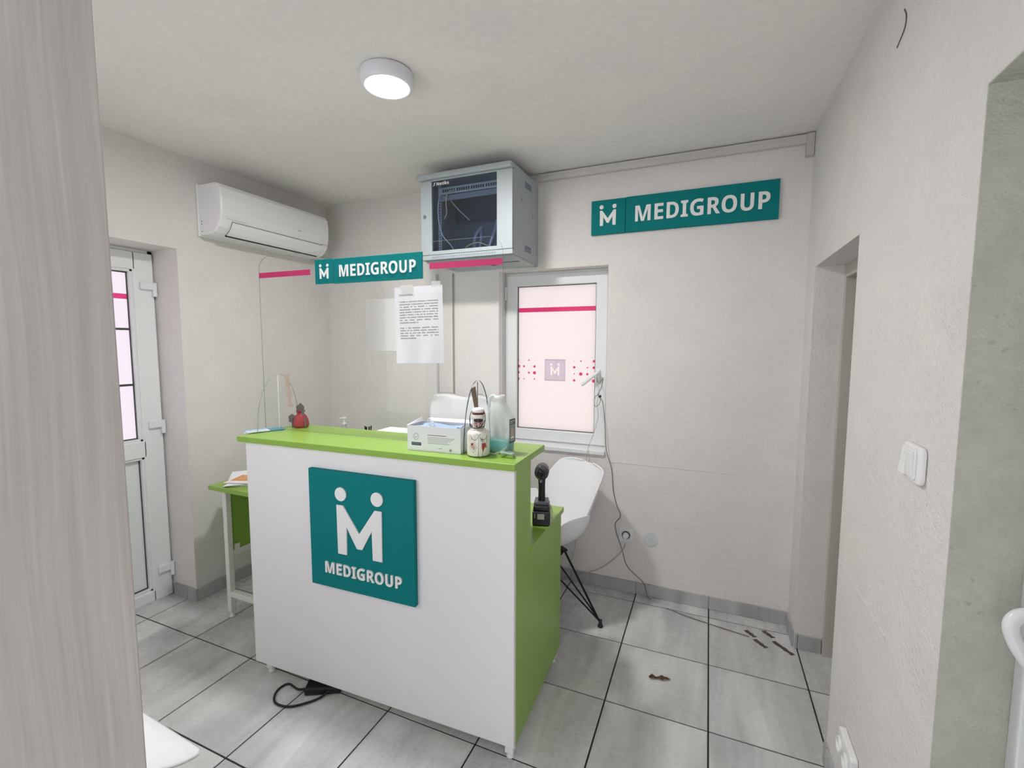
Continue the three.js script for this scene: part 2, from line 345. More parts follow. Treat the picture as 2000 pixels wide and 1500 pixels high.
// ---- white glazed door in the left wall recess
{
  const d = struct('door_1', 'white plastic door with a barred bright glass pane and three hinges');
  const X = -W - 0.215, z0 = 1.10, z1 = 2.0, b = (za, zb, ya, yb, t0, t1, r = 0.004) => bx(X + t0, X + t1, ya, yb, za, zb, r);
  obj('frame', [b(z0, z0 + 0.03, 0, 2.02, -0.06, -0.005), b(z1 - 0.03, z1, 0, 2.02, -0.06, -0.005), b(z0, z1, 1.985, 2.02, -0.06, -0.005)], M.pvcGrey, d);
  const leaf = obj('leaf', [b(z0 + 0.012, z0 + 0.112, 0.012, 2.0, -0.05, 0.012), b(z1 - 0.112, z1 - 0.012, 0.012, 2.0, -0.05, 0.012), b(z0 + 0.1, z1 - 0.1, 1.905, 2.0, -0.05, 0.012), b(z0 + 0.1, z1 - 0.1, 0.86, 0.952, -0.05, 0.012), b(z0 + 0.1, z1 - 0.1, 0.012, 0.075, -0.05, 0.012)], M.pvcGrey, d);
  const bead = (ya, yb) => [b(z0 + 0.11, z0 + 0.126, ya, yb, -0.03, 0.004, 0.003), b(z1 - 0.126, z1 - 0.11, ya, yb, -0.03, 0.004, 0.003), b(z0 + 0.11, z1 - 0.11, ya, ya + 0.016, -0.03, 0.004, 0.003), b(z0 + 0.11, z1 - 0.11, yb - 0.016, yb, -0.03, 0.004, 0.003)];
  obj('glazing_bead', [...bead(0.95, 1.907), ...bead(0.073, 0.862)], M.pvc, leaf);
  const gz0 = z0 + 0.124, gz1 = z1 - 0.124;
  obj('gasket', [b(gz0, gz0 + 0.006, 0.966, 1.891, -0.024, -0.016, 0), b(gz0, gz1, 1.885, 1.891, -0.024, -0.016, 0), b(gz0, gz1, 0.966, 0.972, -0.024, -0.016, 0), b(gz0, gz0 + 0.005, 0.09, 0.846, -0.024, -0.014, 0), b(gz0, gz1, 0.09, 0.095, -0.024, -0.014, 0)], M.gasket, leaf);
  obj('pane', b(gz0, gz1, 0.966, 1.891, -0.031, -0.03, 0), M.frostDoor, leaf);
  for (const y of [1.58, 1.272]) obj('glazing_bar', b(gz0, gz1, y - 0.006, y + 0.006, -0.029, -0.018, 0.002), M.gasket, leaf);
  obj('film_stripe', b(gz0, gz1, 1.744, 1.772, -0.0298, -0.029, 0), M.film, leaf);
  obj('panel', b(gz0, gz1, 0.086, 0.85, -0.03, -0.022, 0), M.pvcGrey, leaf);
  for (const y of [1.80, 1.02, 0.165]) {
    const h = obj('hinge', [b(z0 + 0.012, z0 + 0.085, y, y + 0.042, 0.012, 0.03, 0.005)], M.pvc, leaf);
    obj('hinge_barrel', [rod(V(X + 0.022, y - 0.035, z0 + 0.013), V(X + 0.022, y + 0.042, z0 + 0.013), 0.012, 0.012, 14)], M.pvc, h);
  }
}
// ---- recessed grey door in the right wall
{
  const d = struct('door_2', 'plain grey-brown door in the deep recess beside the window wall');
  obj('frame', [bx(0.115, 0.2, 0, 1.862, 0.2, 0.225, 0.003), bx(0.115, 0.2, 0, 1.862, 0.86, 0.885, 0.003), bx(0.115, 0.2, 1.805, 1.862, 0.225, 0.86, 0.003)], std([194, 191, 184], 0.5), d);
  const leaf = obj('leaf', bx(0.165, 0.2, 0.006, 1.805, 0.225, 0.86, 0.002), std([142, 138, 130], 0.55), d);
  obj('door_handle', [rod(V(0.165, 0.95, 0.8), V(0.12, 0.95, 0.8), 0.009), rod(V(0.122, 0.95, 0.806), V(0.122, 0.95, 0.69), 0.008)], M.steel, leaf);
}
// ---- white door with tubular handle at the right edge
{
  const d = struct('door_4', 'white plastic door with a bent white tube handle at the right picture edge');
  obj('frame', [bx(0.108, 0.2, 0, 1.959, 1.63, 1.665, 0.004), bx(0.108, 0.2, 0, 1.959, 2.435, 2.47, 0.004), bx(0.108, 0.2, 1.92, 1.959, 1.665, 2.435, 0.004)], M.pvc, d);
  const leaf = obj('leaf', bx(0.122, 0.19, 0.008, 1.92, 1.667, 2.433, 0.004), M.pvc, d);
  obj('handle', tube([[0.122, 1.045, 1.715], [0.095, 1.045, 1.717], [0.066, 1.037, 1.718], [0.055, 1.02, 1.721], [0.06, 0.99, 1.73], [0.082, 0.952, 1.745], [0.105, 0.92, 1.76], [0.122, 0.9, 1.77]], 0.011, 40, 12), M.pvc, leaf);
  obj('lock', new THREE.CylinderGeometry(0.013, 0.013, 0.006, 18).rotateZ(Math.PI / 2).translate(0.12, 0.83, 1.74), M.steel, leaf);
}
// ---- cable trunking under the ceiling and down the wall
{
  const t = tag(obj('cable_trunking', [bx(-1.436, -0.012, 2.486, 2.529, 0.0005, 0.026, 0.002), bx(-0.036, -0.002, 2.424, 2.531, 0.0005, 0.031, 0.002)], M.wall), 'white cable trunking along the top of the window wall to the corner', 'trunking');
  tag(obj('cable_trunking', [bx(-2.255, -2.165, 0.075, 1.975, 0.0005, 0.03, 0.003)], M.wall), 'wide white vertical cable trunking below the network cabinet', 'trunking');
  tag(obj('conduit', [rod(V(-2.045, 0.075, 0.007), V(-2.045, 1.975, 0.007), 0.006)], std([150, 142, 134], 0.7)), 'thin grey vertical cable on the wall below the network cabinet', 'cable');
}

// ================================================================ LIGHT FITTINGS
function ceilingLamp(x, z, label, power) {
  const o = thing('ceiling_lamp', label, 'lamp', [x, H, z]);
  obj('housing', lathe([[0, 0], [0.09, 0], [0.0985, -0.005], [0.1, -0.036], [0.097, -0.05], [0.089, -0.055], [0.083, -0.053], [0.083, -0.045], [0, -0.045]], 48), std([236, 236, 244], 0.35), o);
  obj('diffuser', lathe([[0.0828, -0.048], [0.0815, -0.054], [0.06, -0.058], [0.03, -0.06], [0, -0.0605]], 48), new THREE.MeshStandardMaterial({ color: 0xffffff, emissive: new THREE.Color(1, 0.99, 0.98), emissiveIntensity: 2.2, roughness: 0.5 }), o);
  const l = new THREE.RectAreaLight(LAMP_COLOR, power, 0.15, 0.15);
  l.position.set(x, H - 0.064, z); l.lookAt(x, 0, z); l.castShadow = true; l.name = 'ceiling_lamp_glow'; scene.add(l);
  return o;
}
ceilingLamp(-1.613, 1.23, 'round white flush ceiling lamp, lit, above the reception counter', LAMP);

// ================================================================ RECEPTION COUNTER
const CA = 0.03, CP = [-1.03, 0, 1.348];      // its turn and its right front corner
const cw = (x, y, z) => V(CP[0] + x * Math.cos(CA) + z * Math.sin(CA), y, CP[2] - x * Math.sin(CA) + z * Math.cos(CA));
const CWID = 1.257, DESK_Y = 0.738;
{
  const c = thing('reception_counter', 'white fronted reception counter with lime green top, sides and desk', 'counter', CP, CA);
  obj('front_panel', bx(-CWID, 0, 0.064, 1.076, -0.018, 0, 0.0015), M.white, c);
  obj('counter_top', bx(-CWID - 0.03, 0.008, 1.0765, 1.101, -0.315, 0.018, 0.0018), M.green, c);
  obj('upper_side_panel', bx(-0.018, 0, DESK_Y - 0.0245, 1.076, -0.17, -0.0185, 0.001), M.green, c);
  obj('upper_side_panel', bx(-CWID, -CWID + 0.018, DESK_Y - 0.0245, 1.076, -0.17, -0.0185, 0.001), M.green, c);
  obj('desk_top', bx(-CWID + 0.0185, 0.006, DESK_Y - 0.024, DESK_Y, -0.635, -0.171, 0.0015), M.green, c);
  obj('desk_top_rear', bx(-CWID + 0.0185, -0.0185, DESK_Y - 0.024, DESK_Y, -0.171, -0.0185), M.green, c);
  obj('lower_side_panel', bx(-0.018, 0, 0.06, DESK_Y - 0.0245, -0.61, -0.0185, 0.001), M.green, c);
  obj('lower_side_panel', bx(-CWID, -CWID + 0.018, 0.06, DESK_Y - 0.0245, -0.61, -0.0185, 0.001), M.green, c);
  for (const [x, z] of [[-0.026, -0.032], [-0.026, -0.575], [-CWID + 0.05, -0.04], [-CWID + 0.05, -0.575]])
    obj('foot', [bx(x - 0.016, x + 0.016, 0.022, 0.065, z - 0.016, z + 0.016, 0.003), lathe([[0, 0], [0.013, 0], [0.015, 0.006], [0.009, 0.014], [0.008, 0.024], [0, 0.024]], 16).translate(x, 0, z)], M.plastic, c);
}

// ---------------------------------------------------------------- lettering
const font = await new FontLoader().loadAsync('fonts/droid/droid_sans_bold.typeface.json');
function letters(text, height, depth, width, parent, material, x, y, z, name = 'letter') {   // one mesh per letter, cap height and total width in metres
  const res = font.data.resolution, probe = new THREE.ShapeGeometry(font.generateShapes('E', 1)); probe.computeBoundingBox();
  const size = height / probe.boundingBox.max.y;
  let at = 0; const list = [];
  for (const ch of text) { list.push([ch, at]); at += (font.data.glyphs[ch] ?? font.data.glyphs['?']).ha * size / res; }
  const sx = width / at;
  for (const [ch, a] of list) {
    if (ch === ' ') continue;
    const g = new THREE.ExtrudeGeometry(font.generateShapes(ch, size), { depth, bevelEnabled: false, curveSegments: 6 });
    g.scale(sx, 1, 1).translate(x + a * sx, y, z);
    obj(name, g, material, parent);
  }
}
function emblem(parent, s, x, y, z, depth, material) {
  const [m, a, b] = logoM(s, x, y), bev = Math.min(0.0012, depth * 0.3, s * 0.01);
  obj('emblem_figure', extrude(m, depth, bev).translate(0, 0, z), material, parent);
  obj('emblem_head', extrude(a, depth, bev, 24).translate(0, 0, z), material, parent);
  obj('emblem_head', extrude(b, depth, bev, 24).translate(0, 0, z), material, parent);
}
{ // square sign on the counter front
  const o = thing('logo_sign', 'square teal sign with white emblem and lettering on the counter front', 'sign', cw(-0.637, 0.518, 0.0006).toArray(), CA);
  obj('board', bx(-0.249, 0.249, 0, 0.483, 0, 0.02, 0.0015), M.teal, o);
  emblem(o, 0.215, 0.002, 0.152, 0.02, 0.006, M.letter);
  letters('MEDIGROUP', 0.046, 0.006, 0.374, o, M.letter, -0.177, 0.062, 0.02);
}
{ // long sign on the back wall
  const o = thing('logo_sign', 'long teal sign with white emblem and lettering on the back wall', 'sign', [-0.618, 2.139, 0.0006], 0);
  obj('emblem_board', bx(-0.484, -0.289, 0, 0.194, 0, 0.018, 0.0012), M.teal, o);
  obj('name_board', bx(-0.2865, 0.478, 0, 0.196, 0, 0.018, 0.0012), M.teal, o);
  emblem(o, 0.093, -0.387, 0.048, 0.018, 0.0045, M.letter);
  letters('MEDIGROUP', 0.086, 0.0045, 0.685, o, M.letter, -0.243, 0.054, 0.018);
}

// ---------------------------------------------------------------- clear screen on the counter
const SZ = -0.179;      // its plane, in the counter's axes
{
  const o = thing('acrylic_screen', 'clear acrylic sneeze screen with teal name board and pink stripes on the counter', 'screen', cw(-0.73, 1.101, SZ).toArray(), CA);
  const w = 1.228, h = 0.798, y0 = 0.001;
  const s = roundRect(w, h, [0.002, 0.002, 0.06, 0.06], 0, y0 + h / 2);
  const slot = new THREE.Path(); slot.moveTo(-0.23, y0 + 0.006); slot.lineTo(-0.23, y0 + 0.045); slot.lineTo(0.25, y0 + 0.045); slot.lineTo(0.25, y0 + 0.006); slot.closePath(); s.holes.push(slot);
  const outline = s.getPoints(12), sheet = obj('sheet', new THREE.ShapeGeometry(s, 12), M.acrylic, o);
  const rim = pts => { // a thin band round the sheet's edge
    const pos = [], idx = [], n = pts.length;
    pts.forEach(p => pos.push(p.x, p.y, -0.0022, p.x, p.y, 0.0022));
    for (let i = 0; i < n; i++) { const a = 2 * i, b = 2 * ((i + 1) % n); idx.push(a, b, a + 1, b, b + 1, a + 1); }
    const g = new THREE.BufferGeometry(); g.setAttribute('position', new THREE.Float32BufferAttribute(pos, 3)); g.setIndex(idx); g.computeVertexNormals(); return g;
  };
  obj('edge', rim(outline), M.acrylicEdge, sheet);
  for (const fx of [-0.525, 0.508]) {
    const f = new THREE.Shape(); f.moveTo(-0.118, 0.001); f.lineTo(0.118, 0.001); f.absellipse(0, 0.001, 0.118, 0.26, 0, Math.PI); f.closePath();
    const foot = obj('fin', new THREE.ShapeGeometry(f, 24).rotateY(Math.PI / 2).translate(fx, 0, 0), M.acrylic, o);
    obj('edge', rim(f.getPoints(24)).rotateY(Math.PI / 2).translate(fx, 0, 0), fx < 0 ? M.acrylicEdge : M.acrylicDark, foot);
    obj('joint', bx(fx - 0.0012, fx + 0.0012, 0.002, 0.255, -0.0012, 0.0012), fx < 0 ? M.plastic : M.gasket, foot);
  }
  const Y = y => y - 1.101, X = x => x + 1.76;
  obj('pink_stripe', bx(-0.612, -0.305, 0.703, 0.727, 0.001, 0.0016), M.magenta, o);
  obj('pink_stripe', bx(0.302, 0.612, 0.693, 0.717, 0.001, 0.0016), M.magenta, o);
  const b1 = obj('emblem_board', bx(-0.274, -0.173, 0.66, 0.765, 0.001, 0.005, 0.0008), M.teal, o);
  const b2 = obj('name_board', bx(-0.170, 0.272, 0.658, 0.763, 0.001, 0.005, 0.0008), M.teal, o);
  const g1 = o; 
  emblem(b1, 0.049, -0.224, 0.682, 0.005, 0.0015, M.letter);
  letters('MEDIGROUP', 0.049, 0.0015, 0.392, b2, M.letter, -0.147, 0.686, 0.005);
  // old brown packing tape on the fins
  obj('brown_tape', extrude(new THREE.Shape([[0.012, 0.115], [-0.012, 0.13], [0.022, 0.24], [0.062, 0.232]].map(p => new THREE.Vector2(-p[0], p[1]))), 0.0006).rotateY(Math.PI / 2).translate(0.509, 0, 0), phys([150, 118, 98], 0.4, { transmission: 0.25, thickness: 0 }), o);
  const pk = phys(lin(0.97, 0.97, 0.97), 0.12, { transmission: 0.92, thickness: 0 });
  obj('clear_rectangle', bx(-0.012, 0.205, 0.372, 0.586, -0.002, -0.0016), pk, o);  // thin clear rectangle lying just behind the sheet
  obj('pink_tape_residue', extrude(tornStrip(0.024, 0.15, 21), 0.0005).translate(-0.452, 0.108, -0.0012), phys([246, 230, 224], 0.6, { transmission: 0.88, thickness: 0 }), o);
}
function tornStrip(w, h, n) {
  const L = [], R = []; let s = 3;
  for (let i = 0; i <= n; i++) { const t = i / n; L.push([-w * 0.5 + w * 0.45 * perlin.noise(t * 9, 1.3, 2) + t * -0.012, h * t]); R.push([w * 0.5 + w * 0.45 * perlin.noise(t * 9, 7.3, 4) + t * -0.012, h * t]); }
  return new THREE.Shape([...L, ...R.reverse()].map(p => new THREE.Vector2(...p)));
}
{ // paper notice taped to the screen
  const text = ['U skladu sa zakonskom Odlukom o zdravstvenoj', 'dokumentaciji i evidencijama u oblasti zdravstva', '("Sl. glasnik RS" br. 92/2023) o medicinska', 'dokumentacija neophodno je, između ostalog,', 'upisati podatke o pacijentu koji se odnose na', 'podatke o ličnosti, a kao što su: prezime, ime,', 'prezime i ime jednog roditelja-staratelja, JMBG,', 'pol, dan, mesec, godina rođenja, mesto', 'prebivališta i kontakt i sl.', '', 'Stoga u cilju ispunjenja zakonskih obaveza,', 'molimo vas da prilikom prijema pripremite i', 'date nam na uvid neki lični identifikacioni', 'dokument (lična karta, pasoš, za decu', 'zdravstvena knjižica).'];
  const tex = canvasTex(744, 1024, (c, w, h) => {
    c.fillStyle = '#f1f1f5'; c.fillRect(0, 0, w, h); c.fillStyle = '#2a2a2e';
    c.font = 'bold 24px sans-serif'; c.fillText('Poštovani pacijenti,', 72, 112); c.fillRect(72, 118, 250, 2);
    c.font = 'bold 25px sans-serif';
    text.forEach((t, i) => {
      const y = 205 + i * 35, ws = t.split(' '), last = i === 8 || i === 14;
      if (last || !t) { c.fillText(t, 72, y); return; }
      const full = ws.reduce((a, q) => a + c.measureText(q).width, 0), gap = Math.max(4, (600 - full) / Math.max(1, ws.length - 1)); let x = 72;
      for (const q of ws) { c.fillText(q, x, y); x += c.measureText(q).width + gap; }
    });
  });
  const o = thing('paper_notice', 'white printed notice sheet taped to the clear screen', 'notice', cw(-0.475, 1.424, SZ + 0.003).toArray(), CA);
  const g = new THREE.PlaneGeometry(0.222, 0.306, 16, 20).translate(0, 0.153, 0), p = g.attributes.position;
  for (let i = 0; i < p.count; i++) { const x = p.getX(i), y = p.getY(i); p.setZ(i, 0.003 + 0.0022 * Math.sin(x * 26 + y * 9) + (y < 0.09 ? 0.004 * Math.sin(x * 52) * (0.09 - y) / 0.09 : 0)); }
  g.computeVertexNormals();
  obj('sheet', g.rotateZ(0.02), new THREE.MeshStandardMaterial({ map: tex, roughness: 0.85, side: THREE.DoubleSide }), o);
  const tp = phys(lin(0.95, 0.95, 0.93), 0.25, { transmission: 0.7, thickness: 0 });
  obj('tape', bx(-0.085, -0.025, 0.285, 0.312, 0.0062, 0.0066), tp, o); obj('tape', bx(0.06, 0.1, 0.3, 0.322, 0.0062, 0.0066), tp, o);
}

// ================================================================ WALL-MOUNTED THINGS
{ // air conditioner on the left wall; x is outward, z along the wall
  const o = thing('air_conditioner', 'white split air conditioner unit high on the left wall', 'air conditioner', [-W + 0.001, 2.115, 0.185]);
  const len = 0.79;
  const prof = [[0, 0.005], [0.03, 0], [0.1, 0.002], [0.135, 0.012], [0.168, 0.04], [0.188, 0.08], [0.197, 0.13], [0.198, 0.2], [0.192, 0.25], [0.176, 0.272], [0.15, 0.28], [0, 0.282]];
  const s = new THREE.Shape(prof.map(([x, y]) => new THREE.Vector2(x, y)));
  obj('body', extrude(s, len, 0.008).rotateY(0).translate(0, 0, 0), M.acWhite, o);
  obj('back_plate', bx(0, 0.012, -0.004, 0.286, -0.006, len + 0.006, 0.003), M.pvcGrey, o);
  // louvre on the rounded lower front
  const flap = prof.slice(3, 6), off = 0.004;
  const fp = [[0.128, 0.0045], [0.152, 0.022], [0.176, 0.052], [0.186, 0.072]].map(([x, y]) => [x + 0.0045, y - 0.0025]);
  const fs = new THREE.Shape([...fp, ...fp.slice().reverse().map(([x, y]) => [x - 0.006, y + 0.004])].map(p => new THREE.Vector2(...p)));
  obj('louvre', extrude(fs, len - 0.13, 0.0008).translate(0, 0, 0.06), M.acWhite, o);
  obj('louvre_gap', [tube([[0.131, 0.0015, 0.058], [0.131, 0.0015, len - 0.068]], 0.005, 2, 8), tube([[0.1915, 0.0735, 0.058], [0.1915, 0.0735, len - 0.068]], 0.0012, 2, 6), tube([[0.131, 0.004, len - 0.068], [0.157, 0.022, len - 0.068], [0.181, 0.05, len - 0.068], [0.1915, 0.0735, len - 0.068]], 0.0012, 10, 6)], M.dark, o);
  obj('display_strip', bx(0.193, 0.1955, 0.086, 0.1, len - 0.16, len - 0.03, 0.001), M.pvc, o);
  obj('panel_seam', tube([[0.194, 0.078, 0.01], [0.194, 0.078, 0.065]], 0.001, 2, 6), M.gasket, o);
  obj('brand_mark', [0, 0.01, 0.016, 0.023].map((z, k) => bx(0.198, 0.1988, 0.124, 0.131 - 0.0015 * k, 0.244 + z, 0.249 + z)), std([158, 152, 152], 0.5), o);
  for (const z of [0.2, 0.55]) obj('bottom_clip', bx(0.07, 0.1, -0.004, 0.004, z, z + 0.02, 0.002), M.pvcGrey, o);
  for (const y of [0.06, 0.075, 0.02]) obj('screw_cover', bx(0.028, 0.036, y, y + 0.004, len - 0.001, len + 0.0012), M.gasket, o);
  tag(obj('pipe', [tube([[-W + 0.04, 2.13, 0.18], [-W + 0.04, 2.125, 0.1], [-W + 0.04, 2.12, 0.02], [-W + 0.05, 2.118, -0.01]], 0.018, 24, 10)], M.wall), 'white wrapped pipe from the air conditioner into the corner', 'pipe');
}
{ // network cabinet on the back wall, under the ceiling
  const X0 = -2.032, X1 = -1.441, Y0 = 1.982, Y1 = 2.474, D = 0.4;
  const o = thing('network_cabinet', 'grey wall network cabinet with smoked glass door under the ceiling', 'cabinet', [X0, Y0, 0.0006]);
  const w = X1 - X0, h = Y1 - Y0, t = 0.012;
  obj('side_panel', bx(w - t, w, 0.03, h - 0.02, 0.012, D - 0.02, 0.002), M.rack, o);
  obj('side_panel', bx(0, t, 0.03, h - 0.02, 0.012, D - 0.02, 0.002), M.rack, o);
  obj('top_panel', bx(-0.004, w + 0.002, h - 0.022, h, 0, D, 0.003), M.rack, o);
  obj('bottom_panel', [bx(0.02, w - 0.004, 0, 0.012, 0, D - 0.03, 0.002), bx(0.0, w, 0.012, 0.032, 0, D - 0.012, 0.002)], M.rack, o);
  obj('back_panel', bx(t, w - t, 0.03, h - 0.02, 0.0, 0.012), M.rackDark, o);
  obj('rear_corner', bx(w - 0.02, w + 0.001, 0.0, h, 0, 0.03, 0.002), M.rack, o);
  for (const y of [0.075, h - 0.06]) obj('side_vent', [0, 1, 2, 3].map(k => bx(w, w + 0.0012, y - 0.018 + k * 0.009, y - 0.012 + k * 0.009, 0.12, 0.22, 0)), M.rackDark, o);
  obj('side_lock', new THREE.CylinderGeometry(0.009, 0.009, 0.004, 16).rotateZ(Math.PI / 2).translate(w + 0.001, h * 0.68, 0.27), M.steel, o);
  obj('side_slot', bx(w, w + 0.001, h * 0.55, h * 0.59, 0.09, 0.094), M.rackDark, o);
  // door
  const door = obj('door_frame', [bx(0.004, 0.078, 0.04, h - 0.03, D - 0.02, D, 0.002), bx(w - 0.095, w - 0.002, 0.04, h - 0.03, D - 0.02, D, 0.002), bx(0.077, w - 0.094, 0.04, 0.06, D - 0.02, D - 0.0005), bx(0.077, w - 0.094, h - 0.036, h - 0.03, D - 0.02, D - 0.0005)], M.rack, o);
  obj('glass', bx(0.077, w - 0.094, 0.058, h - 0.034, D - 0.008, D - 0.004), M.smoked, door);
  obj('lock', [new THREE.CylinderGeometry(0.011, 0.011, 0.005, 20).rotateX(Math.PI / 2).translate(0.032, h * 0.53, D + 0.001)], M.steel, door);
  obj('keyhole', bx(0.0305, 0.0335, h * 0.53 - 0.004, h * 0.53 + 0.004, D + 0.0035, D + 0.0042), M.dark, door);
  letters('Netiks', 0.017, 0.0006, 0.085, door, M.letter, 0.11, h - 0.062, D - 0.0035, 'brand_letter');
  obj('brand_symbol', [tube([[0.104, h - 0.046, D - 0.003], [0.095, h - 0.048, D - 0.003], [0.1, h - 0.055, D - 0.003], [0.092, h - 0.061, D - 0.003]], 0.002, 16, 6)], M.letter, door);
  obj('lip', bx(-0.014, w + 0.001, h - 0.029, h + 0.004, D - 0.014, D + 0.022, 0.008), M.rack, o);
  obj('sill_strip', bx(0.002, w - 0.002, 0.012, 0.039, D - 0.02, D - 0.004, 0.003), M.rack, o);
  obj('vent_slots', Array.from({ length: 34 }, (_, k) => new THREE.BoxGeometry(0.0035, 0.013, 0.001).rotateZ(-0.5).translate(0.08 + k * 0.0122, 0.0245, D - 0.0038)), M.rackDark, o);
  // inside
  const rail = obj('mounting_rail', bx(0.085, 0.105, 0.04, h - 0.04, D - 0.07, D - 0.064), M.rack, o);
  obj('rail_holes', Array.from({ length: 24 }, (_, k) => bx(0.092, 0.099, 0.055 + k * 0.0155, 0.063 + k * 0.0155, D - 0.0645, D - 0.0632)), M.dark, rail);
  obj('mounting_rail', bx(w - 0.115, w - 0.095, 0.04, h - 0.04, D - 0.07, D - 0.064), M.rack, o);
  const pp = obj('patch_panel', bx(0.09, w - 0.1, h - 0.098, h - 0.058, D - 0.066, D - 0.06, 0.001), std([205, 210, 212], 0.5), o);
  for (let k = 0; k < 24; k++) obj('port', bx(0.118 + k * 0.0148 + Math.floor(k / 6) * 0.005, 0.128 + k * 0.0148 + Math.floor(k / 6) * 0.005, h - 0.087, h - 0.07, D - 0.0605, D - 0.059), M.dark, pp);
  obj('cable_manager', bx(0.09, w - 0.1, h - 0.135, h - 0.104, D - 0.066, D - 0.058, 0.001), std([150, 156, 162], 0.5), o);
  const yel = std([226, 214, 160], 0.5), wht = std([222, 224, 226], 0.5);
  obj('patch_cable', tube([[0.2, h - 0.08, D - 0.058], [0.17, h - 0.1, D - 0.03], [0.155, h - 0.16, D - 0.035], [0.15, h - 0.21, D - 0.05], [0.13, h - 0.235, D - 0.06]], 0.0032, 30, 8), yel, o);
  obj('patch_cable', tube([[0.105, h - 0.09, D - 0.05], [0.1, h - 0.2, D - 0.035], [0.125, 0.16, D - 0.04], [0.17, 0.1, D - 0.06], [0.19, 0.06, D - 0.08]], 0.003, 30, 8), wht, o);
  obj('patch_cable', tube([[0.14, h - 0.09, D - 0.055], [0.18, h - 0.16, D - 0.1], [0.24, h - 0.23, D - 0.16]], 0.003, 20, 8), wht, o);
  obj('patch_cable', tube([[0.24, 0.055, D - 0.08], [0.28, 0.085, D - 0.06], [0.35, 0.1, D - 0.06], [0.42, 0.075, D - 0.08]], 0.003, 20, 8), yel, o);
  obj('patch_cable', tube([[0.22, 0.07, D - 0.05], [0.26, 0.055, D - 0.045], [0.31, 0.068, D - 0.05], [0.36, 0.056, D - 0.06]], 0.003, 20, 8), yel, o);
  obj('patch_cable', tube([[0.23, 0.052, D - 0.05], [0.27, 0.06, D - 0.045], [0.3, 0.05, D - 0.05]], 0.003, 20, 8), wht, o);
  obj('white_strip', rod(V(0.425, 0.06, D - 0.05), V(0.445, 0.125, D - 0.05), 0.0035), wht, o);
  obj('device', bx(0.2, 0.5, 0.033, 0.055, 0.1, D - 0.075, 0.003), std([52, 56, 64], 0.5), o);
  obj('bag', [tube([[0.26, 0.06, 0.2], [0.27, 0.16, 0.22], [0.3, 0.22, 0.2]], 0.012, 16, 8), tube([[0.34, 0.06, 0.22], [0.38, 0.16, 0.2], [0.42, 0.24, 0.22]], 0.014, 16, 8), tube([[0.31, 0.06, 0.25], [0.32, 0.14, 0.24], [0.3, 0.2, 0.2]], 0.01, 16, 8)], std([140, 154, 172], 0.4), o);
  obj('bottom_cable', tube([[0.36, -0.001, 0.2], [0.38, -0.012, 0.22], [0.42, -0.014, 0.24], [0.43, -0.002, 0.22]], 0.0025, 20, 6), M.dark, o);
  obj('bottom_slot', bx(0.3, w - 0.03, -0.0008, 0.0008, 0.22, 0.236), M.dark, o);
}
{ // light switch on the right wall
  const o = thing('light_switch', 'white double rocker light switch on the right wall', 'switch', [0, 1.236, 1.462], -Math.PI / 2);
  obj('plate', extrude(roundRect(0.1, 0.084, 0.015), 0.012, 0.004).translate(0, 0, 0.0006), M.plastic, o);
  obj('inner_frame', extrude(roundRect(0.072, 0.066, 0.006), 0.004, 0.0012).translate(-0.005, 0, 0.0126), M.plastic, o);
  for (const s of [-1, 1]) obj('rocker', new RoundedBoxGeometry(0.031, 0.058, 0.008, 2, 0.002).rotateX(0.1 * s).translate(-0.005 + s * 0.0163, 0, 0.018), M.plastic, o);
}
{ // double socket on the right wall
  const o = thing('wall_socket', 'white double wall socket low on the right wall', 'socket', [0, 0.262, 1.16], -Math.PI / 2);
  obj('plate', extrude(roundRect(0.136, 0.08, 0.01), 0.02, 0.004).translate(0, 0, 0.0006), M.plastic, o);
  for (const s of [-1, 1]) {
    obj('outlet_ring', lathe([[0.0195, 0], [0.024, 0], [0.0245, 0.006], [0.0225, 0.009], [0.0195, 0.008], [0.0195, 0]], 28).rotateX(Math.PI / 2).translate(s * 0.033, 0, 0.0206), M.plastic, o);
    obj('outlet_well', new THREE.CylinderGeometry(0.019, 0.019, 0.001, 24).rotateX(Math.PI / 2).translate(s * 0.033, 0, 0.0212), M.pvcGrey, o);
    obj('pin_hole', [-1, 1].map(k => new THREE.CylinderGeometry(0.003, 0.003, 0.001, 10).rotateX(Math.PI / 2).translate(s * 0.033 + k * 0.0095, 0, 0.022)), M.dark, o);
  }
}
{ // socket with a plug, and blank cover, on the back wall
  const o = thing('wall_socket', 'white wall socket with a plug in it below the window', 'socket', [-0.861, 0.358, 0.0006]);
  obj('plate', extrude(roundRect(0.082, 0.082, 0.006), 0.01, 0.003), M.pvc, o);
  obj('outlet_ring', lathe([[0.0205, 0], [0.025, 0], [0.025, 0.004], [0.0205, 0.004], [0.0205, 0]], 28).rotateX(Math.PI / 2).translate(0, 0, 0.01), M.gasket, o);
  const p = tag(obj('power_plug', [lathe([[0, 0], [0.0185, 0], [0.0185, 0.018], [0.014, 0.024], [0.012, 0.045], [0, 0.045]], 24).rotateX(Math.PI / 2).translate(-0.861, 0.358, 0.0112), rod(V(-0.861, 0.35, 0.05), V(-0.861, 0.325, 0.046), 0.007, 0.004)], M.plastic), 'white round power plug in the socket below the window', 'plug');
  const c = tag(obj('cover_plate', lathe([[0, 0], [0.042, 0], [0.042, 0.002], [0.039, 0.0045], [0, 0.0055]], 36).rotateX(Math.PI / 2).translate(-0.718, 0.351, 0.0005), std([206, 209, 212], 0.5)), 'round blank cover plate on the wall beside the socket', 'cover plate');
}
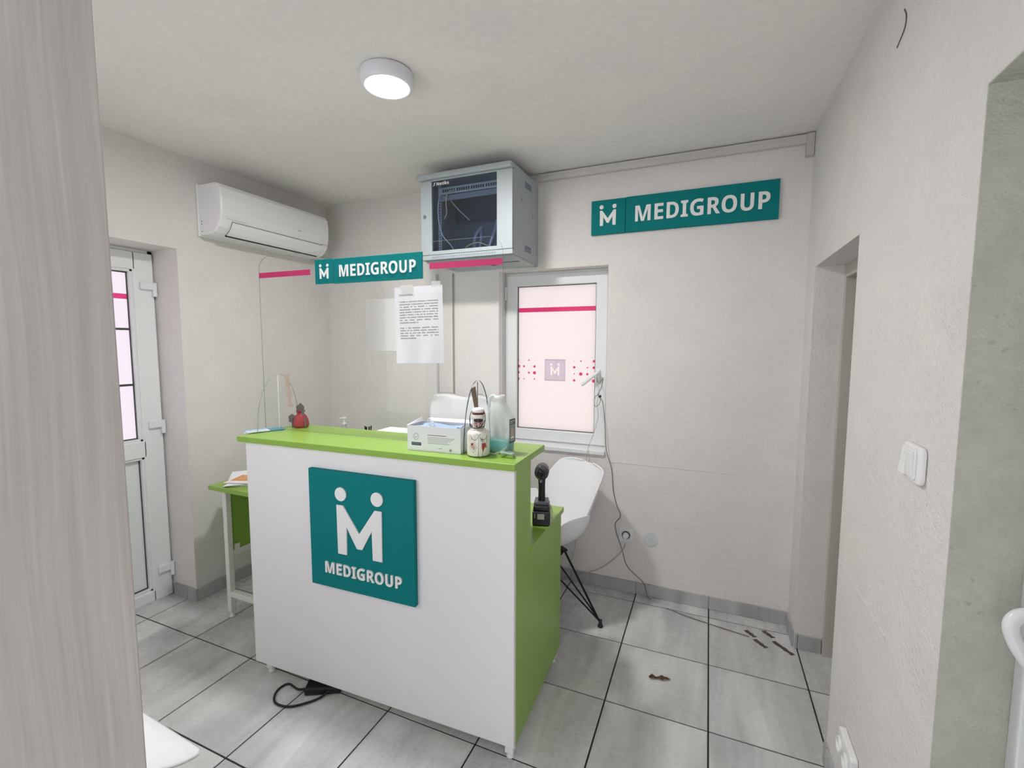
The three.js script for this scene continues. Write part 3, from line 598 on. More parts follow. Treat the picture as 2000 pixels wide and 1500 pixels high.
// ---- cords
tag(obj('window_cord', [tube([[-1.07, 1.305, -0.045], [-1.052, 1.262, -0.035], [-1.03, 1.295, -0.04], [-1.035, 1.24, -0.03], [-1.055, 1.19, -0.03], [-1.03, 1.165, -0.025], [-1.012, 1.1, -0.005], [-0.998, 1.0, 0.018], [-0.986, 0.865, 0.024], [-0.957, 0.756, 0.01], [-0.942, 0.615, 0.008], [-0.92, 0.53, 0.008], [-0.896, 0.469, 0.008], [-0.926, 0.42, 0.008], [-0.924, 0.38, 0.008], [-0.882, 0.258, 0.008], [-0.85, 0.167, 0.012], [-0.748, 0.078, 0.018], [-0.72, 0.006, 0.03], [-0.55, 0.0035, 0.12], [-0.4, 0.0035, 0.16], [-0.2, 0.0035, 0.2]], 0.0022, 160, 6), tube([[-1.05, 1.2, -0.03], [-1.075, 1.175, -0.03], [-1.07, 1.12, -0.03], [-1.045, 1.14, -0.03], [-1.04, 1.185, -0.03]], 0.0018, 30, 6)], M.cordDark), 'thin brown-grey cord hanging from the window handle to the floor', 'cord');
tag(obj('window_cord', tube([[-1.075, 1.3, -0.045], [-1.048, 1.22, -0.03], [-1.06, 1.14, -0.03], [-1.052, 1.06, -0.03], [-1.076, 0.95, -0.01], [-1.098, 0.868, 0.025], [-1.108, 0.8, 0.02], [-1.13, 0.65, 0.015], [-1.15, 0.4, 0.012], [-1.2, 0.12, 0.015], [-1.25, 0.004, 0.03]], 0.0018, 80, 6), M.cord), 'thin pale cord falling from the window handle behind the shell chair', 'cord');
tag(obj('cord_knot', lathe([[0, -0.008], [0.007, -0.005], [0.008, 0.002], [0.004, 0.008], [0, 0.009]], 10).translate(-1.042, 1.185, -0.03), M.dark), 'small dark knot in the window cords below the handle', 'knot');
tag(obj('power_cable', tube([[-0.861, 0.322, 0.046], [-0.87, 0.28, 0.03], [-0.927, 0.2, 0.016], [-1.0, 0.13, 0.016], [-1.084, 0.082, 0.018], [-1.18, 0.03, 0.025], [-1.25, 0.005, 0.05], [-1.4, 0.004, 0.12]], 0.003, 70, 8), M.cord), 'white power cable running from the plug down behind the chair', 'cable');
tag(obj('ceiling_hair_wire', tube([[-0.0012, 2.375, 1.17], [-0.0012, 2.35, 1.187], [-0.0012, 2.325, 1.184], [-0.0012, 2.302, 1.132]], 0.0016, 24, 6), std([104, 92, 82], 0.8)), 'short dark curved wire on the right wall near the ceiling', 'wire');

// ================================================================ FURNITURE
// ---- side desk at the left, long side towards the back wall
{
  const o = thing('side_desk', 'white framed side desk with lime green top left of the counter', 'desk', [-2.868, 0, 0.05]);
  const w = 0.5, d = 1.132, Y = 0.75;
  obj('table_top', bx(0, w, Y - 0.024, Y, 0, d, 0.002), M.green, o);
  for (const [x, z] of [[0.04, d - 0.06], [w - 0.06, d - 0.06], [0.04, 0.05], [w - 0.06, 0.05]]) obj('leg', [bx(x, x + 0.03, 0.03, Y - 0.024, z - 0.015, z + 0.015, 0.003), lathe([[0, 0], [0.016, 0], [0.016, 0.006], [0.009, 0.012], [0.008, 0.032], [0, 0.032]], 14).translate(x + 0.015, 0, z)], M.whiteMetal, o);
  obj('side_rail', bx(0.043, 0.067, 0.34, 0.37, 0.065, d - 0.075, 0.002), M.whiteMetal, o);
  obj('side_rail', bx(w - 0.057, w - 0.033, 0.34, 0.37, 0.065, d - 0.075, 0.002), M.whiteMetal, o);
  obj('foot_rail', bx(0.07, w - 0.06, 0.12, 0.15, d - 0.074, d - 0.046, 0.002), M.whiteMetal, o);
  obj('foot_rail', bx(0.07, w - 0.06, 0.12, 0.15, 0.036, 0.064, 0.002), M.whiteMetal, o);
  obj('modesty_panel', bx(0.047, 0.063, 0.372, Y - 0.03, 0.07, d - 0.08, 0.001), M.green, o);
  obj('bracket', [bx(0.0635, 0.067, 0.37, 0.402, d - 0.115, d - 0.085, 0.001)], M.whiteMetal, o);
}
// ---- shell chairs
function shellChair(label, pos, turn) {
  const o = thing('shell_chair', label, 'chair', pos, turn, 'white shell chairs');
  const prof = new THREE.CatmullRomCurve3([V(0, 0.437, 0.235), V(0, 0.448, 0.2), V(0, 0.44, 0.12), V(0, 0.424, 0), V(0, 0.424, -0.1), V(0, 0.446, -0.185), V(0, 0.51, -0.245), V(0, 0.6, -0.285), V(0, 0.7, -0.325), V(0, 0.79, -0.365), V(0, 0.822, -0.378)], false, 'centripetal');
  const lut = (tab, v) => { let i = 1; while (i < tab.length - 1 && v > tab[i][0]) i++; const p = k => tab[Math.max(0, Math.min(tab.length - 1, k))], t = (v - p(i - 1)[0]) / (p(i)[0] - p(i - 1)[0]); const h = p(i)[0] - p(i - 1)[0], m = k => (k <= 0 || k >= tab.length - 1 ? (k <= 0 ? (p(1)[1] - p(0)[1]) / (p(1)[0] - p(0)[0]) : (p(k)[1] - p(k - 1)[1]) / (p(k)[0] - p(k - 1)[0])) : (p(k + 1)[1] - p(k - 1)[1]) / (p(k + 1)[0] - p(k - 1)[0])); const t2 = t * t, t3 = t2 * t; return (2 * t3 - 3 * t2 + 1) * p(i - 1)[1] + (t3 - 2 * t2 + t) * h * m(i - 1) + (3 * t2 - 2 * t3) * p(i)[1] + (t3 - t2) * h * m(i); };
  const width = [[0, 0.19], [0.03, 0.208], [0.1, 0.222], [0.2, 0.236], [0.35, 0.268], [0.45, 0.278], [0.53, 0.268], [0.62, 0.246], [0.78, 0.24], [0.88, 0.214], [0.94, 0.178], [0.98, 0.122], [1, 0.05]];
  const lift = [[0, 0.0], [0.12, 0.012], [0.22, 0.085], [0.33, 0.19], [0.44, 0.202], [0.52, 0.172], [0.6, 0.104], [0.68, 0.1], [0.8, 0.08], [0.93, 0.04], [1, 0.01]];
  const f = (u, v) => {
    const c = prof.getPoint(Math.min(1, Math.max(0, v))), t = prof.getTangent(Math.min(1, Math.max(0, v)));
    const n = V(0, -t.z, t.y).normalize(); if (n.y < 0 && v < 0.5) n.negate(); const q = Math.min(1, Math.max(0, (v - 0.45) / 0.3)), e = q * q * (3 - 2 * q); if (v > 0.3) n.lerp(V(0, 1, 0), 1 - e).normalize();
    const s = 2 * u - 1, a = Math.abs(s), w = lut(width, v), L = lut(lift, v);
    return c.clone().add(V(s * w * (1 - 0.06 * a * a), 0, 0)).addScaledVector(n, L * Math.pow(a, 3.2));
  };
  obj('seat_shell', shell((u, v) => f(u, v), 40, 64, 0.007), M.shellWhite, o);
  const mounts = [[-0.13, 0.11], [0.13, 0.11], [0.13, -0.12], [-0.13, -0.12]], feet = [[-0.24, 0.235], [0.24, 0.235], [0.256, -0.27], [-0.256, -0.27]];
  const my = 0.405;
  mounts.forEach(([x, z], k) => {
    const [fx, fz] = feet[k], F = V(fx, 0.02, fz);
    const leg = obj('leg', [rod(V(x, my, z), F, 0.0065, 0.0055, 10), rod(V(x * 0.2, 0.33, z * 1.0), F.clone().add(V(-0.004 * Math.sign(fx), 0.012, 0)), 0.0045, 0.0045, 8), rod(V(x * 1.0, 0.33, z * 0.2), F.clone().add(V(0, 0.012, -0.004 * Math.sign(fz))), 0.0045, 0.0045, 8)], M.blackMetal, o);
    obj('foot_cap', lathe([[0, 0], [0.013, 0], [0.0145, 0.006], [0.01, 0.014], [0.008, 0.04], [0, 0.042]], 14).translate(fx, 0, fz), M.dark, leg);
  });
  const ring = [[0.13, 0.022], [-0.13, 0.022], [0.13, -0.024], [-0.13, -0.024], [0.026, 0.11], [-0.026, 0.11], [0.026, -0.12], [-0.026, -0.12]];
  obj('cross_brace', [rod(V(-0.026, 0.33, 0.11), V(-0.026, 0.33, -0.12), 0.0045), rod(V(0.026, 0.33, 0.11), V(0.026, 0.33, -0.12), 0.0045), rod(V(-0.13, 0.33, 0.022), V(0.13, 0.33, 0.022), 0.0045), rod(V(-0.13, 0.33, -0.024), V(0.13, 0.33, -0.024), 0.0045), ...mounts.flatMap(([x, z]) => [rod(V(x, my, z), V(x * 0.2, 0.33, z), 0.0055), rod(V(x, my, z), V(x, 0.33, z * 0.2), 0.0055)])], M.blackMetal, o);
  obj('seat_mount', [bx(-0.14, 0.14, my - 0.004, my + 0.006, 0.095, 0.125, 0.002), bx(-0.14, 0.14, my - 0.004, my + 0.006, -0.135, -0.105, 0.002)], M.blackMetal, o);
  return o;
}
const turnTo = (x, z) => Math.atan2(x, z);
shellChair('white plastic shell armchair on black wire legs below the window', [-1.29, 0, 0.47], turnTo(-0.62, 0.79));
shellChair('white plastic shell chair with only its seat edge showing at the lower left', [-1.83, 0, 2.262], turnTo(0.05, -1));
// ---- high-backed desk chair behind the counter
{
  const o = thing('desk_chair', 'white desk chair with a tall rounded back behind the mask box', 'chair', [-1.895, 0, 0.4], 0);
  const back = (u, v) => { const s = 2 * u - 1, w = 0.228 * (v > 0.88 ? 0.8 + 0.2 * Math.sqrt(Math.max(0, 1 - Math.pow((v - 0.88) / 0.12, 2))) : 1); return V(s * w, 0.56 + 0.6 * v - 0.012 * Math.pow(Math.abs(s), 6), -0.2 - 0.06 * v + 0.045 * s * s); };
  obj('backrest', shell(back, 28, 28, 0.03), M.shellWhite, o);
  obj('seat', bx(-0.23, 0.23, 0.44, 0.5, -0.2, 0.24, 0.028), M.shellWhite, o);
  obj('back_bar', [bx(-0.03, 0.03, 0.44, 0.66, -0.262, -0.245, 0.004), bx(-0.03, 0.03, 0.425, 0.442, -0.26, 0.02, 0.004)], M.dark, o);
  obj('gas_column', [rod(V(0, 0.07, 0), V(0, 0.44, 0), 0.025, 0.018, 16)], M.dark, o);
  for (let k = 0; k < 5; k++) { const a = k * TAU / 5 + 0.3; const leg = obj('leg', [rod(V(0, 0.085, 0), V(0.26 * Math.cos(a), 0.065, 0.26 * Math.sin(a)), 0.018, 0.012)], M.dark, o); obj('castor', [new THREE.CylinderGeometry(0.026, 0.026, 0.03, 16).rotateZ(Math.PI / 2).rotateY(a).translate(0.26 * Math.cos(a), 0.026, 0.26 * Math.sin(a)), rod(V(0.26 * Math.cos(a), 0.03, 0.26 * Math.sin(a)), V(0.26 * Math.cos(a), 0.07, 0.26 * Math.sin(a)), 0.008)], M.dark, leg); }
}
// ---- printer on the desk behind the counter
{
  const p = cw(-0.7, DESK_Y, -0.42);
  const o = thing('printer', 'white office printer on the desk behind the counter', 'printer', [p.x, p.y, p.z], CA);
  obj('body', [bx(-0.21, 0.21, 0.012, 0.28, -0.14, 0.14, 0.012)], M.plastic, o);
  obj('lid', bx(-0.212, 0.212, 0.284, 0.335, -0.142, 0.14, 0.01), M.plastic, o);
  obj('paper_slot', bx(-0.14, 0.14, 0.11, 0.16, -0.1415, -0.139, 0.001), M.dark, o);
  obj('rear_slot', bx(-0.15, 0.15, 0.2, 0.23, 0.139, 0.1412, 0.001), M.gasket, o);
  for (const [x, z] of [[-0.18, -0.11], [0.18, -0.11], [-0.18, 0.11], [0.18, 0.11]]) obj('foot', new THREE.CylinderGeometry(0.012, 0.012, 0.013, 12).translate(x, 0.0065, z), M.dark, o);
}

// ================================================================ THINGS ON THE COUNTER
const CT = 1.1012;
{ // cardboard box of face masks
  const o = thing('mask_box', 'open white cardboard box of face masks on the counter', 'box', [-1.373, CT, 1.258], 0.06);
  const w = 0.222, h = 0.094, d = 0.115, t = 0.0015;
  const print = canvasTex(512, 220, (c, W2, H2) => {
    c.fillStyle = '#e9eaee'; c.fillRect(0, 0, W2, H2);
    c.strokeStyle = '#4a525c'; c.lineWidth = 2.5;
    for (let k = 0; k < 12; k++) { const a = k * Math.PI / 6; c.beginPath(); c.arc(85 + 20 * Math.cos(a), 95 + 24 * Math.sin(a), 8, a, a + 2.2); c.stroke(); }
    c.beginPath(); c.moveTo(72, 92); c.lineTo(85, 104); c.lineTo(98, 92); c.stroke();
    c.fillStyle = '#3a4450'; c.fillRect(40, 146, 96, 28); c.fillStyle = '#7c8894'; for (let k = 0; k < 8; k++) c.fillRect(48 + k * 10, 155, 6, 10);
    c.fillStyle = '#8a8784'; c.fillRect(200, 72, 180, 7); c.fillStyle = '#b4afb4';
    for (let k = 0; k < 5; k++) c.fillRect(200, 92 + k * 13, [262, 240, 220, 190, 210][k], 6);
    c.fillStyle = '#9a9795'; c.fillRect(304, 184, 34, 6); c.beginPath(); c.arc(418, 196, 13, 0, TAU); c.fill();
  });
  obj('front_side', new THREE.BoxGeometry(w, h, t).translate(0, h / 2, d / 2), new THREE.MeshStandardMaterial({ map: print, roughness: 0.6 }), o);
  const card = std([228, 230, 236], 0.65), blue = std([150, 172, 206], 0.7);
  obj('carton', [bx(-w / 2, w / 2, 0, h, -d / 2 - t, -d / 2), bx(-w / 2, -w / 2 + t, 0, h, -d / 2, d / 2 - t), bx(w / 2 - t, w / 2, 0, h, -d / 2, d / 2 - t), bx(-w / 2, w / 2, 0, t, -d / 2, d / 2 - t)], card, o);
  obj('lid_flap', [shell((u, v) => V(-w / 2 + 0.03 + u * (w - 0.03) * 1.0, h + v * 0.012, -d / 2 - 0.01 * v), 4, 4, 0.001), shell((u, v) => V(-w / 2 - v * 0.004, h + v * 0.016 * u, d / 2 - u * d), 4, 4, 0.001)], card, o);
  for (let k = 0; k < 3; k++) {
    const m = tag(obj('face_mask', shell((u, v) => { const x = -0.085 + u * 0.17, z = -0.042 + v * 0.084; return V(-1.373 + x * Math.cos(0.06) + z * Math.sin(0.06), CT + 0.06 + 0.013 * k + 0.003 * Math.sin(u * 7) + 0.003 * Math.sin(v * 9), 1.258 - x * Math.sin(0.06) + z * Math.cos(0.06)); }, 20, 14, 0.001), k === 0 ? std([236, 238, 242], 0.8) : blue), ['white pleated face mask lying lowest in the mask box', 'pale blue face mask in the middle of the mask box', 'pale blue face mask on top in the mask box'][k], 'mask', 'masks in the box');
  }
  tag(obj('mask_loop', [tube([[-1.415, CT + 0.084, 1.27], [-1.42, CT + 0.11, 1.275], [-1.408, CT + 0.118, 1.28], [-1.4, CT + 0.1, 1.275], [-1.39, CT + 0.09, 1.27]], 0.0018, 30, 6), tube([[-1.4, CT + 0.088, 1.29], [-1.395, CT + 0.105, 1.292], [-1.385, CT + 0.106, 1.294], [-1.38, CT + 0.088, 1.29]], 0.0018, 24, 6)], M.plastic), 'white elastic ear loops sticking out of the mask box', 'ear loops');
}
tag(obj('binder_clip', [tube([[-1.476, CT + 0.004, 1.3], [-1.48, CT + 0.03, 1.298], [-1.474, CT + 0.034, 1.296], [-1.47, CT + 0.006, 1.3]], 0.004, 16, 8)], M.dark), 'small black clip beside the mask box', 'clip');
{ // painted swing-top bottle
  const o = thing('swing_top_bottle', 'painted white swing-top bottle at the front of the counter', 'bottle', [-1.194, CT, 1.293]);
  const art = canvasTex(1024, 512, (c, w, h) => {
    c.fillStyle = '#e4e2da'; c.fillRect(0, 0, w, h);
    const X = u => u * w, Y = v => h - v * h;
    c.strokeStyle = '#2b2523'; c.lineWidth = 5; c.lineCap = 'round';
    const line = (...p) => { c.beginPath(); p.forEach(([u, v], i) => (i ? c.lineTo(X(u), Y(v)) : c.moveTo(X(u), Y(v)))); c.stroke(); };
    const arc = (u, v, r, a, b) => { c.beginPath(); c.arc(X(u), Y(v), r, a, b); c.stroke(); };
    line([0.5, 0.5], [0.5, 0.02]); line([0.555, 0.46], [0.552, 0.3]); line([0.56, 0.16], [0.556, 0.02]);
    arc(0.445, 0.5, 48, 0.2, 2.7); arc(0.565, 0.5, 48, 0.5, 2.95);
    line([0.395, 0.5], [0.41, 0.42]); line([0.62, 0.5], [0.625, 0.3], [0.61, 0.24], [0.64, 0.22]);
    line([0.48, 0.54], [0.5, 0.5], [0.53, 0.54]); line([0.53, 0.44], [0.58, 0.4]); line([0.53, 0.4], [0.58, 0.36]);
    c.fillStyle = '#a53a38'; c.save(); c.translate(X(0.425), Y(0.23)); c.rotate(0.7); c.fillStyle = '#e8e4dc'; c.fillRect(-42, -42, 84, 84); c.lineWidth = 3; c.strokeRect(-42, -42, 84, 84); c.fillStyle = '#a8403e'; for (let k = 0; k < 4; k++) c.fillRect(-32 + k * 16, -30 + (k % 2) * 8, 9, 44); c.restore();
    c.fillStyle = '#a02f30'; c.fillRect(X(0.39), Y(0.33), 40, 26); c.beginPath(); c.moveTo(X(0.545), Y(0.33)); c.lineTo(X(0.6), Y(0.34)); c.lineTo(X(0.615), Y(0.26)); c.lineTo(X(0.58), Y(0.2)); c.lineTo(X(0.565), Y(0.12)); c.lineTo(X(0.545), Y(0.22)); c.closePath(); c.fill();
    // painted face panel on the neck
    c.fillStyle = '#c08f8c'; c.beginPath(); c.ellipse(X(0.5), Y(0.755), 128, 52, 0, 0, TAU); c.fill();
    c.fillStyle = '#2a2527'; c.beginPath(); c.ellipse(X(0.5), Y(0.835), 132, 24, 0, 0, TAU); c.fill(); c.fillRect(X(0.42), Y(0.77), 50, 8); c.fillRect(X(0.53), Y(0.77), 50, 8);
    c.beginPath(); c.ellipse(X(0.46), Y(0.7), 22, 11, 0, 0, TAU); c.fill(); c.strokeStyle = '#7a4b46'; c.lineWidth = 4; c.strokeRect(X(0.37), Y(0.87), 266, 118);
    c.strokeStyle = '#7a4b46'; line([0.4, 0.62], [0.6, 0.61]);
  });
  const prof = [[0, 0.001], [0.036, 0.001], [0.0415, 0.006], [0.042, 0.02], [0.042, 0.078], [0.039, 0.088], [0.03, 0.094], [0.0225, 0.1], [0.0215, 0.108], [0.0225, 0.135], [0.024, 0.142], [0.0215, 0.148], [0.0215, 0.15], [0, 0.15]];
  const g = lathe(prof, 48), p = g.attributes.position, uv = g.attributes.uv;
  for (let i = 0; i < p.count; i++) uv.setY(i, p.getY(i) / 0.155);
  obj('body', g.rotateY(0.477 - Math.PI), new THREE.MeshPhysicalMaterial({ map: art, roughness: 0.16, clearcoat: 0.5 }), o);
  obj('gasket_ring', lathe([[0.0, 0.15], [0.0215, 0.15], [0.0225, 0.153], [0.0215, 0.156], [0, 0.156]], 28), std([120, 48, 40], 0.6), o);
  obj('cap', lathe([[0, 0.156], [0.021, 0.156], [0.022, 0.16], [0.021, 0.168], [0.016, 0.172], [0, 0.173]], 28), M.plastic, o);
  obj('wire_bail', [-1, 1].map(s => tube([[s * 0.022, 0.162, 0], [s * 0.029, 0.15, 0.004], [s * 0.031, 0.125, 0.008], [s * 0.026, 0.106, 0.006], [s * 0.022, 0.104, 0]], 0.0013, 24, 6)).concat([tube([[0.024, 0.106, 0.004], [0.012, 0.103, 0.021], [-0.012, 0.103, 0.021], [-0.024, 0.106, 0.004]], 0.0013, 20, 6), tube([[-0.03, 0.13, 0.006], [-0.02, 0.108, 0.024], [0, 0.104, 0.028], [0.02, 0.108, 0.024], [0.03, 0.13, 0.006]], 0.0013, 24, 6)]), M.blackMetal, o);
}
{ // jug with a rest of turquoise disinfectant
  const o = thing('plastic_jug', 'translucent plastic jug with turquoise liquid at the counter end', 'jug', [-1.142, CT, 1.22], -0.08);
  const sect = [[0.002, 0.046, 0.027], [0.006, 0.05, 0.031], [0.03, 0.051, 0.032], [0.125, 0.051, 0.032], [0.138, 0.049, 0.031], [0.16, 0.037, 0.027], [0.178, 0.026, 0.022], [0.186, 0.019, 0.018], [0.2, 0.018, 0.018], [0.212, 0.018, 0.018]];
  const ring = (hx, hz, a, e) => { const c = Math.cos(a), s = Math.sin(a); return [Math.sign(c) * Math.pow(Math.abs(c), e) * hx, Math.sign(s) * Math.pow(Math.abs(s), e) * hz]; };
  function loft(sc, n, capTop, capBottom = true) {
    const pos = [], idx = [];
    sc.forEach(([y, hx, hz]) => { for (let i = 0; i < n; i++) { const [x, z] = ring(hx, hz, i / n * TAU, y > 0.18 ? 1 : 0.45); pos.push(x, y, z); } });
    for (let j = 0; j < sc.length - 1; j++) for (let i = 0; i < n; i++) { const a = j * n + i, b = j * n + (i + 1) % n; idx.push(a, a + n, b, b, a + n, b + n); }
    if (capBottom) { const k = pos.length / 3; pos.push(0, sc[0][0], 0); for (let i = 0; i < n; i++) idx.push(i, (i + 1) % n, k); }
    if (capTop) { const k = pos.length / 3, b = (sc.length - 1) * n; pos.push(0, sc[sc.length - 1][0], 0); for (let i = 0; i < n; i++) idx.push(b + i, k, b + (i + 1) % n); }
    const g = new THREE.BufferGeometry(); g.setAttribute('position', new THREE.Float32BufferAttribute(pos, 3)); g.setIndex(idx); g.computeVertexNormals(); return g;
  }
  obj('bottle_body', loft(sect, 40, false), phys([250, 253, 252], 0.42, { transmission: 0.84, thickness: 0 }), o);
  obj('liquid', loft([[0.004, 0.045, 0.026], [0.01, 0.0485, 0.0295], [0.047, 0.0495, 0.0305]], 40, true), phys([18, 176, 168], 0.3, { transmission: 0.2, thickness: 0 }), o);
  obj('handle', tube([[-0.016, 0.206, 0], [-0.03, 0.209, 0], [-0.041, 0.2, 0], [-0.046, 0.17, 0], [-0.046, 0.138, 0]], 0.006, 24, 10), phys([232, 240, 236], 0.55, { transmission: 0.5, thickness: 0 }), o);
  obj('neck_ring', lathe([[0.0178, 0.2], [0.021, 0.2], [0.021, 0.206], [0.0195, 0.213], [0.0165, 0.213], [0.0165, 0.2]], 28), M.plastic, o);
  const lab = canvasTex(128, 200, (c, w, h) => { c.fillStyle = '#4c5350'; c.fillRect(0, 0, w, h); c.fillStyle = '#b9bdb8'; c.fillRect(12, 14, 104, 10); c.fillRect(12, 30, 80, 7); c.fillStyle = '#93a098'; c.fillRect(12, 46, 104, 140); c.fillStyle = '#c9a79a'; c.beginPath(); c.ellipse(64, 120, 26, 46, 0, 0, TAU); c.fill(); c.fillStyle = '#efeae4'; c.fillRect(30, 150, 70, 12); });
  obj('label', new THREE.PlaneGeometry(0.046, 0.088).rotateY(Math.PI / 2).translate(0.0518, 0.085, 0.0), new THREE.MeshStandardMaterial({ map: lab, roughness: 0.5, side: THREE.DoubleSide }), o);
}
{ // clump of clear plastic ties at the counter's right corner
  const clear = phys([225, 235, 228], 0.1, { transmission: 0.72, thickness: 0 }), pts = (n, s) => Array.from({ length: n }, (_, k) => [-1.09 + 0.03 * Math.cos(k * 2.2 + s) + 0.008 * k / n, CT + 0.006 + 0.012 * Math.abs(Math.sin(k * 1.9 + s)), 1.272 + 0.03 * Math.sin(k * 2.2 + s * 1.3)]);
  tag(obj('plastic_ties', [tube(pts(9, 0), 0.0035, 60, 8), tube(pts(7, 2), 0.003, 50, 8), tube([[-1.17, CT + 0.004, 1.262], [-1.14, CT + 0.005, 1.27], [-1.11, CT + 0.018, 1.262], [-1.1, CT + 0.03, 1.25]], 0.004, 20, 8)], clear), 'clump of clear plastic ties at the right end of the counter', 'ties');
}
{ // red bag tied with a grey ribbon
  const o = thing('gift_bag', 'small red glitter gift bag with grey bow behind the screen', 'gift bag', cw(-1.196, CT, -0.25).toArray(), 0.2);
  obj('bag', lathe([[0, 0], [0.03, 0.001], [0.036, 0.01], [0.034, 0.035], [0.026, 0.055], [0.016, 0.066], [0.014, 0.07], [0.022, 0.08], [0.018, 0.082], [0, 0.07]], 14), std([158, 44, 48], 0.55, { flatShading: true }), o);
  const grey = std([104, 92, 92], 0.4);
  const leafShape = (a, l, w) => extrude(new THREE.Shape([[0, 0], [w * 0.6, l * 0.25], [w * 0.55, l * 0.8], [w * 0.1, l], [-w * 0.5, l * 0.75], [-w * 0.35, l * 0.2]].map(p => new THREE.Vector2(...p))), 0.004, 0.001).rotateZ(a);
  obj('bow_loop', leafShape(-0.08, 0.075, 0.04).translate(0, 0.045, 0.008), grey, o);
  obj('bow_loop', leafShape(1.1, 0.055, 0.04).translate(-0.008, 0.026, 0.012), grey, o);
  obj('ribbon_tail', [bx(0.026, 0.038, 0.002, 0.05, 0.012, 0.015, 0.001), bx(-0.034, -0.028, 0.002, 0.045, 0.02, 0.023, 0.001)], grey, o);
}
{ // leaflets at the counter's left end
  const cover = canvasTex(256, 128, (c, w, h) => { c.fillStyle = '#dfe6ec'; c.fillRect(0, 0, w, h); c.fillStyle = '#7fb3c8'; c.fillRect(0, 0, w, 44); c.fillStyle = '#4a8699'; c.fillRect(150, 44, 106, 84); c.fillStyle = '#a9b6bd'; for (let k = 0; k < 4; k++) c.fillRect(16, 56 + k * 15, 110, 6); });
  const top = new THREE.MeshStandardMaterial({ map: cover, roughness: 0.35 });
  const p = cw(-1.272, CT, -0.06);
  for (let k = 0; k < 3; k++) tag(obj('leaflet', new THREE.BoxGeometry(0.155, 0.0012, 0.09).translate(0, 0.0012 + k * 0.0022, 0).rotateY(0.95 + k * 0.09).translate(p.x - 0.02 + k * 0.004, p.y - 0.0004, p.z - 0.06), top), ['blue and white leaflet, lowest of the pile at the counter end', 'blue and white leaflet, middle of the pile at the counter end', 'blue and white leaflet, topmost of the pile at the counter end'][k], 'leaflet', 'leaflets on the counter');
}
{ // papers on the side desk
  const SY = 0.7512;
  const or = canvasTex(256, 180, (c, w, h) => { c.fillStyle = '#f2f0ee'; c.fillRect(0, 0, w, h); c.fillStyle = '#d9863c'; c.fillRect(10, 14, 236, 120); c.fillStyle = '#efc79c'; for (let k = 0; k < 5; k++) c.fillRect(26, 28 + k * 19, 150 - 18 * k, 7); c.fillStyle = '#e8b07c'; c.fillRect(190, 30, 44, 84); });
  const lbl = ['white paper, lowest sheet on the side desk', 'white paper, second sheet from below on the side desk', 'white paper, third sheet from below on the side desk', 'white paper directly under the orange leaflet on the side desk'];
  for (let k = 0; k < 4; k++) tag(obj('paper_sheet', new THREE.BoxGeometry(0.21, 0.0015, 0.297).rotateY(0.55 + k * 0.1).translate(-2.755 - k * 0.006, SY + 0.001 + k * 0.0032, 0.99 + k * 0.004), M.paper), lbl[k], 'paper', 'papers on the side desk');
  tag(obj('orange_leaflet', new THREE.BoxGeometry(0.235, 0.0015, 0.165).rotateY(0.35).translate(-2.7, SY + 0.015, 1.04), new THREE.MeshStandardMaterial({ map: or, roughness: 0.4 })), 'orange printed leaflet on top of the papers on the side desk', 'leaflet');
  // pump bottle and pens
  const b = thing('pump_bottle', 'small clear pump bottle at the far end of the side desk', 'bottle', [-2.75, SY - 0.001, 0.3]);
  obj('body', lathe([[0, 0.001], [0.028, 0.001], [0.03, 0.006], [0.03, 0.15], [0.026, 0.17], [0.013, 0.18], [0.013, 0.19]], 24), phys([226, 232, 234], 0.15, { transmission: 0.7, thickness: 0 }), b);
  obj('pump', [lathe([[0, 0.19], [0.015, 0.19], [0.015, 0.206], [0.006, 0.21], [0.005, 0.232], [0.014, 0.234], [0.014, 0.246], [0, 0.248]], 20), rod(V(0, 0.24, 0), V(-0.03, 0.238, 0.012), 0.0045)], M.plastic, b);
  const cup = thing('pen_cup', 'grey mesh pen cup at the far end of the side desk', 'cup', [-2.56, SY - 0.001, 0.28]);
  obj('cup', lathe([[0, 0.001], [0.038, 0.001], [0.04, 0.004], [0.042, 0.1], [0.0405, 0.1], [0.038, 0.006], [0, 0.005]], 28), std([120, 122, 126], 0.5), cup);
  const pens = [[0.012, 0.01, 0.34, 0.1], [-0.014, 0.004, -0.3, 0.1], [0.004, -0.016, 0.1, -0.3], [-0.006, 0.018, 0.42, 0.1]];
  pens.forEach(([x, z, ax, az], k) => {
    const p = thing('pen', ['black pen leaning right in the pen cup', 'black pen leaning left in the pen cup', 'black pen leaning back in the pen cup', 'black pen leaning farthest right in the pen cup'][k], 'pen', [-2.56 + x - ax * 0.03, SY + 0.008, 0.28 + z - az * 0.03], 0, 'pens in the cup');
    const q = new THREE.Group(); const t = V(ax * 0.3, 1, az * 0.3).normalize();
    obj('barrel', rod(V(0, 0, 0), t.clone().multiplyScalar(0.16), 0.0042), M.dark, p); obj('clip_end', rod(t.clone().multiplyScalar(0.1605), t.clone().multiplyScalar(0.185), 0.0046), M.dark, p);
  });
}
